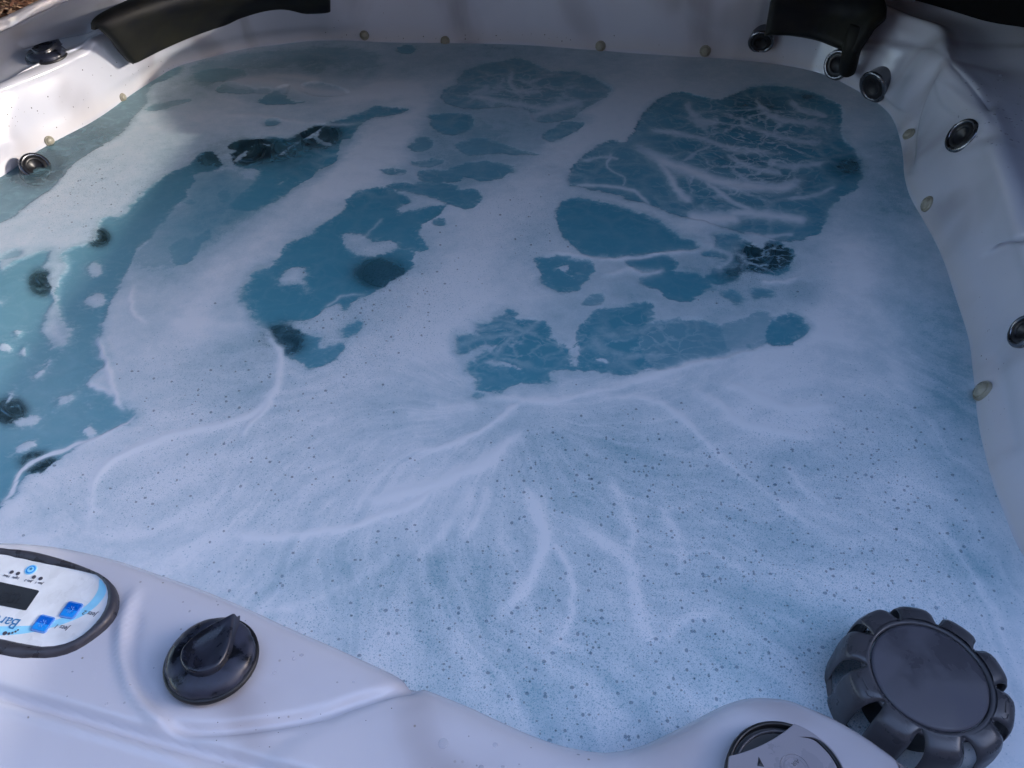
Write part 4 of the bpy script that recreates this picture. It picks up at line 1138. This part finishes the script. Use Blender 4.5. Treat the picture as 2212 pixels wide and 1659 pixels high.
def rib_mesh():
    prof = [(R0 + .004, .0002), (R0 + .012, -.0004), (.0865, -.0032), (.0925, -.0095), (.0955, -.020), (.0970, -.040), (.0965, -.066), (.0962, -.10)]
    half = [.54, .43, .385, .365, .355, .345, .35, .42]       # share of the pitch
    pitch = 2 * math.pi / 10
    vs, fs = [], []
    nw = 9
    pr = cr(np.array([(r, z, h) for (r, z), h in zip(prof, half)]), np.linspace(0, len(prof) - 1, 29), False)
    for layer in (0, 1):
        for r, z, h in pr:
            for k in range(nw):
                u = -1 + 2 * k / (nw - 1)
                a = u * h * pitch * .98
                edge = 1 - abs(u) ** 5
                off = (.0026 * edge + .0004) if layer == 0 else -.0030 * (.3 + .7 * edge)
                # outward in the profile plane
                vs.append(((r + off * .8) * math.cos(a), (r + off * .8) * math.sin(a), z + off * (.9 if z > -.008 else .15)))
    m_ = len(pr)
    idx = lambda l, i, k: l * m_ * nw + i * nw + k
    for i in range(m_ - 1):
        for k in range(nw - 1):
            fs.append((idx(0, i, k), idx(0, i + 1, k), idx(0, i + 1, k + 1), idx(0, i, k + 1)))
            fs.append((idx(1, i, k), idx(1, i, k + 1), idx(1, i + 1, k + 1), idx(1, i + 1, k)))
        fs.append((idx(0, i, 0), idx(1, i, 0), idx(1, i + 1, 0), idx(0, i + 1, 0)))
        fs.append((idx(0, i, nw - 1), idx(0, i + 1, nw - 1), idx(1, i + 1, nw - 1), idx(1, i, nw - 1)))
    return vs, fs
rv, rfc = rib_mesh()
rib0 = new_mesh('rib', rv, rfc, M_LID, lid)
for i in range(10):
    r_ = rib0 if i == 0 else rib0.copy()
    if i: COL.objects.link(r_); r_.parent = lid
    r_.rotation_euler = (0, 0, 2 * math.pi * i / 10)
# embossed arrows: curved bar with a bracket at both ends, on two opposite ribs
for a0 in (math.radians(180), math.radians(-36)):
    pts = [Vector(((R0 + .0155) * math.cos(a0 + t), (R0 + .0155) * math.sin(a0 + t), .0024)) for t in np.linspace(-.085, .085, 12)]
    tube('embossed_mark', pts, .0007, M_LID, lid, 6)
    for s in (-1, 1):
        a = a0 + s * .135
        pts = [Vector(((R0 + .011 + dr) * math.cos(a + da * s), (R0 + .011 + dr) * math.sin(a + da * s), .0018)) for dr, da in ((0, -.03), (.0, .04), (.005, .06), (.008, .02), (.008, -.04))]
        tube('embossed_mark', pts, .0005, M_LID, lid, 6)

# ------------------------------------------------------------------ round diverter vent in the rim, bottom right
vm = Matrix.Translation(U(1700, 1690, .1085)) @ Matrix.Rotation(math.radians(0), 4, 'Z')
vent = thing('diverter_valve', 'round black diverter valve with a grey turning plate set in the near right rim', 'valve', vm)
lathe('collar', [(.0530, -.012), (.0535, .001), (.0520, .0035), (.0500, .0040), (.0490, .0025), (.0485, -.0035)], M_DARK, vent, 96)
lathe('cup', [(.0487, -.0030), (.030, -.0034), (0, -.0035)], M_DARK, vent, 64)
lathe('inner_ledge', [(.0462, -.003), (.0460, .0005), (.0440, .0005), (.0436, -.003)], M_LID, vent, 64)
# plate: disc cut by a slightly hollow chord, with a curved slot
def vloc(x, y): p = vm.inverted() @ U(x, y, .106); return np.array((p.x, p.y))
a0 = vloc(1711, 1577); a1 = vloc(1604, 1655)
R_ = .0515
an0 = math.atan2(a0[1], a0[0]); an1 = math.atan2(a1[1], a1[0])
an1 = an1 if an1 > 0 else an1 + 2 * math.pi
arc = [(R_ * math.cos(t), R_ * math.sin(t)) for t in np.linspace(an0, an1 - 2 * math.pi, 60)]
e0, e1 = np.array(arc[-1]), np.array(arc[0])
mid_ = (e0 + e1) / 2 * .80
chord = [tuple((1 - t) ** 2 * e0 + 2 * t * (1 - t) * mid_ + t * t * e1) for t in np.linspace(.04, .96, 14)]
s0, s1, s2, s3 = [vloc(*q) for q in ((1714, 1600), (1752, 1604), (1784, 1629), (1806, 1662))]
cl_ = smooth_line([s0, s1, s2, s3, vloc(1815, 1695)], 5)
slot = []
for i, p in enumerate(cl_):
    t = cl_[min(i + 1, len(cl_) - 1)] - cl_[max(i - 1, 0)]; t /= np.linalg.norm(t)
    w = .0030 * min(1, (i + .3) / 9)
    slot.append((p, np.array((-t[1], t[0])) * w))
slotl = [tuple(p + n_) for p, n_ in slot] + [tuple(p - n_) for p, n_ in reversed(slot)]
curve_mesh('turning_plate', [arc + chord, slotl], .0013, .0007, M_GREY, vent, .0042, 3)
ec = vloc(1712, 1668)
tube('embossed_ring', [Vector((ec[0] + .0125 * math.cos(t), ec[1] + .0125 * math.sin(t), .0062)) for t in np.linspace(0, 2 * math.pi, 40, endpoint=False)], .0006, M_GREY, vent, 6, True)
tube('embossed_ring', [Vector((ec[0] + .0095 * math.cos(t), ec[1] + .0095 * math.sin(t), .0062)) for t in np.linspace(0, 2 * math.pi, 40, endpoint=False)], .0004, M_GREY, vent, 6, True)
text_mesh('embossed_lettering', 'AIR', .0052, M_DARK, vent, Matrix.Translation((ec[0] + .0015, ec[1] + .005, .0061)) @ Matrix.Rotation(math.radians(-150), 4, 'Z'))
tp = vloc(1639, 1655)
new_mesh('pointer_mark', [(tp[0] - .004, tp[1] - .003, .0063), (tp[0] + .002, tp[1] - .004, .0063), (tp[0] - .001, tp[1] + .005, .0063), (tp[0] - .001, tp[1] - .001, .0068)], [(0, 1, 3), (1, 2, 3), (2, 0, 3)], M_DARK, vent, False)

# ------------------------------------------------------------------ jets and light lenses on the walls
def make_jet(m4, label, r, group='chrome ringed jets', style=0):
    t = thing('water_jet', label, 'jet', m4, group)
    s = r / .033
    lathe('bezel', [(.0300 * s, -.040), (.0325 * s, -.004), (.034 * s, .002), (.0335 * s, .0040), (.0315 * s, .0062), (.0275 * s, .0066), (.0255 * s, .005), (.025 * s, .001)], M_CHROME, t, 48)
    lathe('face', [(.0258 * s, .0035), (.022 * s, .0048), (.017 * s, .0048), (.0155 * s, .002), (.015 * s, .000)], M_DARK, t, 40)
    lathe('nozzle', [(.0155 * s, .002), (.009 * s, -.002), (0, -.004)], M_DARK, t, 24)
    return t
def aim(x, y, size_px, tilt=None, z=None):
    p, n, d = surf(x, y)
    return p, n, size_px * d * S / F_PX if False else size_px * d / F_PX
jets = [
 (1645, 88, 33, 'chrome ringed jet just left of the hanging pillow on the far wall', None),
 (1808, 140, 38, 'dark centred jet half behind the strap of the far right pillow', None),
 (1890, 187, 42, 'chrome ringed jet on the wall right of the pillow strap', None),
 (2085, 298, 40, 'shiny chrome ringed jet high on the right wall', None),
 (2216, 722, 40, 'jet cut off by the right edge of the picture', None)]
JN = {0: (-.15, -.62, -.62), 1: (-.75, -.62, .10), 2: (-.55, -.55, -.55), 3: (-.80, -.35, .50), 4: (-.9, 0, .3)}
for i, (x, y, sz, lb, _) in enumerate(jets):
    p, n, r = aim(x, y, sz)
    n0_ = n
    if i in JN: n = (Vector(JN[i]).normalized() * (.6 if i in (0, 2) else .5) + n.normalized() * .5).normalized()
    make_jet(frame(p + n0_ * (.011 if i in (0, 2) else .006), n, Vector((0, 0, 1))), lb, r * (.80 if i in (0, 1, 2) else .92))
lens = [
 (783, 76, 11, 'yellowed light lens low on the far wall, leftmost of the four in shade'),
 (964, 88, 11, 'yellowed light lens half sunk at the far waterline, second from the left'),
 (1295, 100, 12, 'yellowed light lens low on the far wall right of the middle'),
 (1521, 108, 13, 'yellowed light lens on the far wall nearest the hanging pillow'),
 (266, 213, 10, 'cream light lens at the waterline of the sunlit left wall, the farther one'),
 (103, 305, 12, 'cream light lens at the waterline of the sunlit left wall, the nearer one'),
 (1963, 291, 15, 'thin looking light lens on the right wall below the corner'),
 (2003, 444, 19, 'light lens on the right wall, middle of the three'),
 (2125, 847, 26, 'light lens on the right wall closest to the camera')]
l0 = None
for x, y, sz, lb in lens:
    p, n, r = aim(x, y, sz)
    m4 = frame(p + n * .001, n, Vector((0, 0, 1))) @ Matrix.Scale(r / .0135, 4)
    if l0 is None:
        l0 = thing('light_lens', lb, 'light lens', m4, 'light lenses round the waterline')
        lathe('lens', [(.0095, .002), (.0085, .0048), (.005, .0066), (0, .0072)], M_LENS, l0, 28)
        lathe('ring', [(.0124, -.002), (.0124, .0014), (.0112, .0028), (.0098, .0026), (.0094, .001)], M_LENS, l0, 28)
    else: dup(l0, m4, lb)

# ------------------------------------------------------------------ jets under the water
def sub_jet(x, y, z, r, n, label, stretch=1):
    p = U(x, y, z)
    m4 = frame(p, n, Vector((0, 0, 1)))
    return make_jet(m4, label, r, 'jets just under the water')
make_jet(frame(U(76, 360, .004), (.6, -.42, .70), Vector((0, 0, 1))), 'chrome jet at the waterline of the left wall below the cream lens', .031, 'jets just under the water')
sub_jet(90, 610, -.022, .0165, (.85, .2, .45), 'dark chrome jet beside the long tongue of foam at left')
sub_jet(213, 513, -.03, .016, (.8, -.2, .5), 'small black jet under blue water near the top of the left pool')
sub_jet(22, 888, -.022, .019, (.7, .3, .6), 'black jet under water at the left edge of the picture')
sub_jet(84, 1002, -.03, .019, (.6, .5, .6), 'half hidden jet under the foam edge at the near left')
sub_jet(527, 318, -.04, .050, (.3, -.3, .9), 'large dark footwell jet under the ragged foam, left of a pair')
sub_jet(462, 345, -.03, .036, (.3, -.3, .9), 'dim jet at the top of the left pool')
sub_jet(690, 290, -.04, .046, (.3, -.3, .9), 'large dark footwell jet under the ragged foam, right of a pair')
sub_jet(612, 325, -.05, .030, (.3, -.3, .9), 'jet glimpsed between strands of foam')
sub_jet(1640, 548, -.03, .030, (-.3, -.5, .8), 'black jet in the small dark pool at right, left of a pair')
sub_jet(1690, 556, -.03, .026, (-.3, -.5, .8), 'black jet in the small dark pool at right, right of a pair')
sub_jet(1625, 600, -.04, .022, (-.3, -.5, .8), 'small jet in front of the dark pool pair')
sub_jet(1835, 365, -.04, .030, (-.7, -.4, .5), 'dark jet by the right hand foam bank')
sub_jet(1640, 230, -.05, .060, (0, -.4, .9), 'wide jet churning the water below the far right pillow')
# grey drain covers seen through the clear water
M_GRIT = make_plastic('speckled_grey_grille', (0.03, 0.035, 0.045), 0.6, 0.8, (0.12, 0.13, 0.15), 260)
for x, y, rx, lb in ((834, 586, .047, 'speckled grey grille under the clear water of the middle left pool'), (622, 742, .05, 'speckled grey grille under the small pool near the foam crease')):
    t = thing('suction_grille', lb, 'grille', Matrix.Translation(U(x, y, -.035)), 'suction grilles under the water')
    lathe('grille', [(rx, -.004), (rx * .95, .002), (rx * .4, .008), (0, .009)], M_GRIT, t, 40)

# ------------------------------------------------------------------ pillows
def patch(name, rows_, th, material, parent, nu=40, nv=30, rnd=.25):
    """soft pad: grid of control points (rows x cols) interpolated, swollen to thickness th with rounded edges"""
    Pm = np.array([[tuple(p) for p in r] for r in rows_])
    A_ = cr(Pm, np.linspace(0, len(Pm) - 1, nv), False)
    B_ = cr(A_.transpose(1, 0, 2), np.linspace(0, Pm.shape[1] - 1, nu), False).transpose(1, 0, 2)
    du = np.gradient(B_, axis=1); dv = np.gradient(B_, axis=0)
    n_ = np.cross(du, dv); n_ /= np.linalg.norm(n_, axis=2, keepdims=True) + 1e-9
    vw = np.array([0, 0, WZ + .85]) - B_
    if (n_ * vw).sum(2).mean() < 0: n_ = -n_
    U_ = np.linspace(0, 1, nu); V_ = np.linspace(0, 1, nv)
    eu = np.minimum(U_, 1 - U_) * 2 / rnd; ev = np.minimum(V_, 1 - V_) * 2 / rnd
    e = np.sqrt(np.clip(1 - (1 - np.clip(eu, 0, 1)) ** 2, 0, 1))[None, :] * np.sqrt(np.clip(1 - (1 - np.clip(ev, 0, 1)) ** 2, 0, 1))[:, None]
    top = B_ + n_ * (th * (.30 + .70 * e))[..., None]
    bot = B_ - n_ * .012
    vs = np.concatenate([top.reshape(-1, 3), bot.reshape(-1, 3)])
    fs = []
    ix = lambda i, j: i * nu + j
    o_ = nu * nv
    for i in range(nv - 1):
        for j in range(nu - 1):
            fs.append((ix(i, j), ix(i, j + 1), ix(i + 1, j + 1), ix(i + 1, j)))
            fs.append((o_ + ix(i, j), o_ + ix(i + 1, j), o_ + ix(i + 1, j + 1), o_ + ix(i, j + 1)))
    for j in range(nu - 1):
        fs.append((ix(0, j), o_ + ix(0, j), o_ + ix(0, j + 1), ix(0, j + 1)))
        fs.append((ix(nv - 1, j), ix(nv - 1, j + 1), o_ + ix(nv - 1, j + 1), o_ + ix(nv - 1, j)))
    for i in range(nv - 1):
        fs.append((ix(i, 0), ix(i + 1, 0), o_ + ix(i + 1, 0), o_ + ix(i, 0)))
        fs.append((ix(i, nu - 1), o_ + ix(i, nu - 1), o_ + ix(i + 1, nu - 1), ix(i + 1, nu - 1)))
    ob = new_mesh(name, vs, fs, material, None)
    bm = bmesh.new(); bm.from_mesh(ob.data); bmesh.ops.recalc_face_normals(bm, faces=bm.faces); bm.to_mesh(ob.data); bm.free()
    if parent: ob.parent = parent; ob.matrix_parent_inverse = parent.matrix_world.inverted()
    return ob
PLZ = .022
_U = U
U = lambda x, y, z: _U(x, y, z + PLZ)
pl1 = patch('head_pillow', [
   [U(196,53,.165), U(255,22,.168), U(330,-12,.172), U(450,-50,.176), U(580,-72,.178), U(714,-80,.178)],
   [U(214,60,.158), U(290,28,.164), U(370,2,.166), U(480,-28,.17), U(590,-45,.17), U(714,-50,.17)],
   [U(240,84,.130), U(312,50,.134), U(400,20,.136), U(500,-5,.138), U(600,-20,.138), U(714,-22,.138)],
   [U(262,113,.092), U(325,80,.095), U(415,45,.097), U(510,18,.098), U(605,3,.099), U(714,2,.100)],
   [U(284,137,.058), U(345,104,.060), U(430,66,.062), U(520,38,.063), U(610,24,.064), U(714,22,.066)]], .016, M_PIL, None, 60, 36, .22)
U = _U
tag(pl1, 'long black head pillow draped over the far left rim, half in sun', 'pillow')
pr2 = thing('corner_pillow', 'black head pillow with a hanging strap on the far right corner', 'pillow', Matrix.Translation(U(1760, 40, .15)))
bpy.context.view_layer.update()
patch('pad', [
   [U(1672,-45,.178), U(1735,-50,.18), U(1800,-45,.18), U(1865,-28,.18), U(1905,-5,.18)],
   [U(1668,-5,.165), U(1730,-8,.166), U(1795,-6,.168), U(1862,8,.17), U(1915,28,.172)],
   [U(1660,32,.130), U(1722,34,.132), U(1785,37,.134), U(1842,48,.138), U(1884,58,.150)],
   [U(1653,76,.092), U(1705,77,.093), U(1762,84,.094), U(1812,103,.092), U(1846,118,.094)]], .014, M_PIL, pr2, 40, 30, .22)
patch('strap', [
   [U(1838,52,.140), U(1858,58,.142), U(1874,64,.140)],
   [U(1828,95,.105), U(1842,100,.106), U(1856,98,.104)],
   [U(1821,128,.070), U(1834,132,.071), U(1847,128,.070)],
   [U(1816,160,.036), U(1829,166,.036), U(1841,158,.036)]], .016, M_PIL, pr2, 16, 24, .8)

# ------------------------------------------------------------------ rotten stump beyond the left rim
M_BARK, nt, b, o = mat('rotting_bark')
co = objco(nt)
nv_ = noise(nt, mapping(nt, co, (14, 14, 3)), 1.0, 8, .7, .6)
cr_ = ramp(nt, nv_.outputs[0], [(0.28, (0.03, 0.02, 0.012)), (0.5, (0.17, 0.105, 0.065)), (0.72, (0.42, 0.30, 0.19))])
gm = mixc(nt, ramp(nt, noise(nt, co, 7, 4).outputs[0], [(0.52, 0.0), (0.66, .6)]).outputs[0], cr_.outputs[0], (0.10, 0.13, 0.05))
nt.links.new(gm, b.inputs['Base Color']); b.inputs['Roughness'].default_value = .9
nt.links.new(bump(nt, nv_.outputs[0], 1.0, .02), b.inputs['Normal'])
M_CHIP = make_plastic('pale_wood_shreds', (0.42, 0.27, 0.18), .8); M_CHIP2 = make_plastic('red_brown_bark_shreds', (0.20, 0.09, 0.055), .85)
M_LEAF = make_plastic('green_leaf', (0.10, 0.16, 0.03), .5)
sc_ = W(-1.80, 2.62, -.10)
stump = thing('tree_stump', 'rotten tree stump heaped with bark shreds in the sun beyond the far left rim', 'stump', Matrix.Translation((sc_.x, sc_.y, 0)))
bpy.context.view_layer.update()
R1 = .34
def swob(a, z_): return 1 + .07 * math.sin(3 * a + 1) + .04 * math.sin(7 * a) + .035 * math.sin(17 * a + z_ * 3) + .02 * math.sin(31 * a)
vs, fs = [], []
ns_, nl = 120, 26
for l in range(nl):
    z_ = sc_.z * l / (nl - 1)
    for k in range(ns_):
        a = 2 * math.pi * k / ns_
        rr = R1 * swob(a, z_ * 8) * (1.12 - .12 * min(1, l / 8)) + random.uniform(-.006, .006)
        if l == nl - 1: rr -= .02
        vs.append((rr * math.cos(a), rr * math.sin(a), z_ + (random.uniform(-.02, .015) if l == nl - 1 else 0)))
for l in range(nl - 1):
    for k in range(ns_): fs.append((l * ns_ + k, l * ns_ + (k + 1) % ns_, (l + 1) * ns_ + (k + 1) % ns_, (l + 1) * ns_ + k))
new_mesh('bark', vs, fs, M_BARK, stump)
tv = [(0, 0, sc_.z + .03)]; tf = []
for q in range(1, 9):
    for k in range(ns_):
        a = 2 * math.pi * k / ns_; rr = R1 * swob(a, sc_.z * 8) * q / 8 - (.01 if q == 8 else 0)
        tv.append((rr * math.cos(a), rr * math.sin(a), sc_.z + .03 * (1 - (q / 8) ** 3) + random.uniform(-.012, .012)))
for k in range(ns_): tf.append((0, 1 + k, 1 + (k + 1) % ns_))
for q in range(7):
    for k in range(ns_): tf.append((1 + q * ns_ + k, 1 + (q + 1) * ns_ + k, 1 + (q + 1) * ns_ + (k + 1) % ns_, 1 + q * ns_ + (k + 1) % ns_))
new_mesh('top', tv, tf, M_BARK, stump)
def shreds(name, n_, material, L0, L1, w_, side=False, leaf=False):
    vs, fs = [], []
    for i in range(n_):
        a = random.uniform(0, 2 * math.pi)
        if side:
            rr = R1 * swob(a, 0) * 1.01; c_ = Vector((rr * math.cos(a), rr * math.sin(a), sc_.z - random.random() ** 1.5 * .35))
            d = Vector((random.uniform(-.3, .3), random.uniform(-.3, .3), -1)).normalized(); nn = Vector((math.cos(a), math.sin(a), 0))
        else:
            rr = R1 * math.sqrt(random.random()) * 1.0; c_ = Vector((rr * math.cos(a), rr * math.sin(a), sc_.z + .025 + random.uniform(-.01, .03)))
            t_ = random.uniform(0, 6.28); d = Vector((math.cos(t_), math.sin(t_), random.uniform(-.35, .35))).normalized(); nn = Vector((random.uniform(-.5, .5), random.uniform(-.5, .5), 1)).normalized()
        s_ = d.cross(nn).normalized(); L = random.uniform(L0, L1); w = w_ * random.uniform(.5, 1.4)
        bend = nn * L * random.uniform(-.1, .25)
        k_ = len(vs)
        for t in (0, .5, 1):
            ww = w * (1 - .6 * abs(t - .5) * 2) if leaf else w * (1 - .3 * t)
            c2 = c_ + d * L * (t - .5) + bend * (1 - (2 * t - 1) ** 2)
            vs += [c2 - s_ * ww, c2 + s_ * ww + nn * w * .3]
        fs += [(k_, k_ + 1, k_ + 3, k_ + 2), (k_ + 2, k_ + 3, k_ + 5, k_ + 4)]
    o = new_mesh(name, vs, fs, material, stump, False); o['kind'] = 'stuff'; return o
shreds('pale_shreds', 900, M_CHIP, .02, .09, .004)
shreds('bark_shreds', 900, M_CHIP2, .02, .10, .006)
shreds('hanging_fibres', 900, M_CHIP, .03, .12, .003, True)
shreds('dark_fibres', 700, M_CHIP2, .03, .12, .005, True)
shreds('leaves', 60, M_LEAF, .015, .035, .007, False, True)

# ------------------------------------------------------------------ drops, grit, bubbles
M_DROP, nt, b, o = mat('clear_water_drop')
b.inputs['Base Color'].default_value = (.62, .65, .72, 1); b.inputs['Roughness'].default_value = .04
b.inputs['Alpha'].default_value = .30; b.inputs['IOR'].default_value = 1.33
def dome(bmv, bmf, p, n, r, h, seg=10, rings=4):
    m4 = frame(p, n); k0 = len(bmv)
    sx = random.uniform(.85, 1.2)
    for q in range(rings):
        t = q / rings; rr = r * math.cos(t * math.pi / 2); zz = h * math.sin(t * math.pi / 2)
        for k in range(seg):
            a = 2 * math.pi * k / seg
            bmv.append(m4 @ Vector((rr * sx * math.cos(a), rr / sx * math.sin(a), zz)))
    bmv.append(m4 @ Vector((0, 0, h)))
    for q in range(rings - 1):
        for k in range(seg):
            bmf.append((k0 + q * seg + k, k0 + q * seg + (k + 1) % seg, k0 + (q + 1) * seg + (k + 1) % seg, k0 + (q + 1) * seg + k))
    for k in range(seg): bmf.append((k0 + (rings - 1) * seg + k, k0 + (rings - 1) * seg + (k + 1) % seg, k0 + rings * seg))
for x, y, r_, lb in ((963, 1603, .0050, 'single round water drop on the smooth near rim'), (891, 1487, .0036, 'small water drop at the end of the shallow channel on the near rim')):
    v_, f_ = [], []
    p, n, d = surf(x, y)
    dome(v_, f_, p, n, r_, r_ * .35, 20, 6)
    tag(new_mesh('water_drop', v_, f_, M_DROP), lb, 'water drop')
v_, f_ = [], []
def scatter(n_, region, rmin, rmax, hk):
    for i in range(n_):
        x, y = random.choice(region); x += random.gauss(0, 1) * 38; y += random.gauss(0, 1) * 26
        p, n, d = surf(x, y)
        if abs(proj([p[:]])[0][0] - x) > 6: continue
        r = rmin + (rmax - rmin) * random.random() ** 3
        dome(v_, f_, p, n, r, r * hk, 8, 3)
scatter(80, [(2150, 190), (2180, 230), (2195, 280), (2160, 260), (2205, 330)], .0012, .0042, .3)
scatter(14, [(560, 1350), (640, 1400), (720, 1440), (820, 1480), (430, 1300)], .0008, .0026, .22)
scatter(12, [(1100, 1640), (1150, 1650), (1050, 1635), (1300, 1650)], .0008, .0028, .22)
scatter(6, [(190, 1480), (280, 1500), (240, 1530)], .0008, .0024, .2)
o = new_mesh('fine_drops', v_, f_, M_DROP); o['kind'] = 'stuff'
o['label'] = 'scattered fine water drops on the shell'; o['category'] = 'water drops'
v_, f_ = [], []
random.seed(3)
for i in range(150):
    reg = random.choice([(60, 250, 70, 40), (150, 260, 90, 50), (240, 150, 60, 30), (330, 150, 40, 30), (900, 75, 160, 12), (1200, 80, 200, 14), (2140, 900, 40, 160), (2120, 700, 40, 150), (500, 1560, 300, 50), (200, 330, 60, 20)])
    x = reg[0] + random.gauss(0, reg[2] * .6); y = reg[1] + random.gauss(0, reg[3] * .6)
    p, n, d = surf(x, y)
    if abs(float(proj([p[:]])[0][0]) - x) > 6: continue
    r = (.5 + 1.0 * random.random() ** 2) * d / F_PX
    dome(v_, f_, p, n, r, r * .5, 6, 2)
o = new_mesh('grit_specks', v_, f_, M_DIRT); o['kind'] = 'stuff'
o['label'] = 'dark grit specks sticking to the white shell'; o['category'] = 'grit'
v_, f_ = [], []
n0 = bpy.data.meshes.new('x')
random.seed(5)
cnt = 0
while cnt < 7000:
    ix_ = random.randrange(nx); iy_ = random.randrange(ny)
    if not (ins[iy_, ix_]) or random.random() > bub[iy_, ix_] ** 1.3 or sdf[iy_, ix_] > -.004: continue
    r = .0005 + .0022 * random.random() ** 8
    dome(v_, f_, Vector((gx[ix_], gy[iy_], z[iy_, ix_] - .0002)), Vector((0, 0, 1)), r, r * .75, 7, 2); cnt += 1
M_BUB, nt, b, o2 = mat('bubble_film')
b.inputs['Base Color'].default_value = (0.16, 0.31, 0.44, 1); b.inputs['Roughness'].default_value = .08; b.inputs['Alpha'].default_value = .42
o = new_mesh('foam_bubbles', v_, f_, M_BUB); o['kind'] = 'stuff'
o['label'] = 'loose round bubbles standing in the near foam'; o['category'] = 'bubbles'
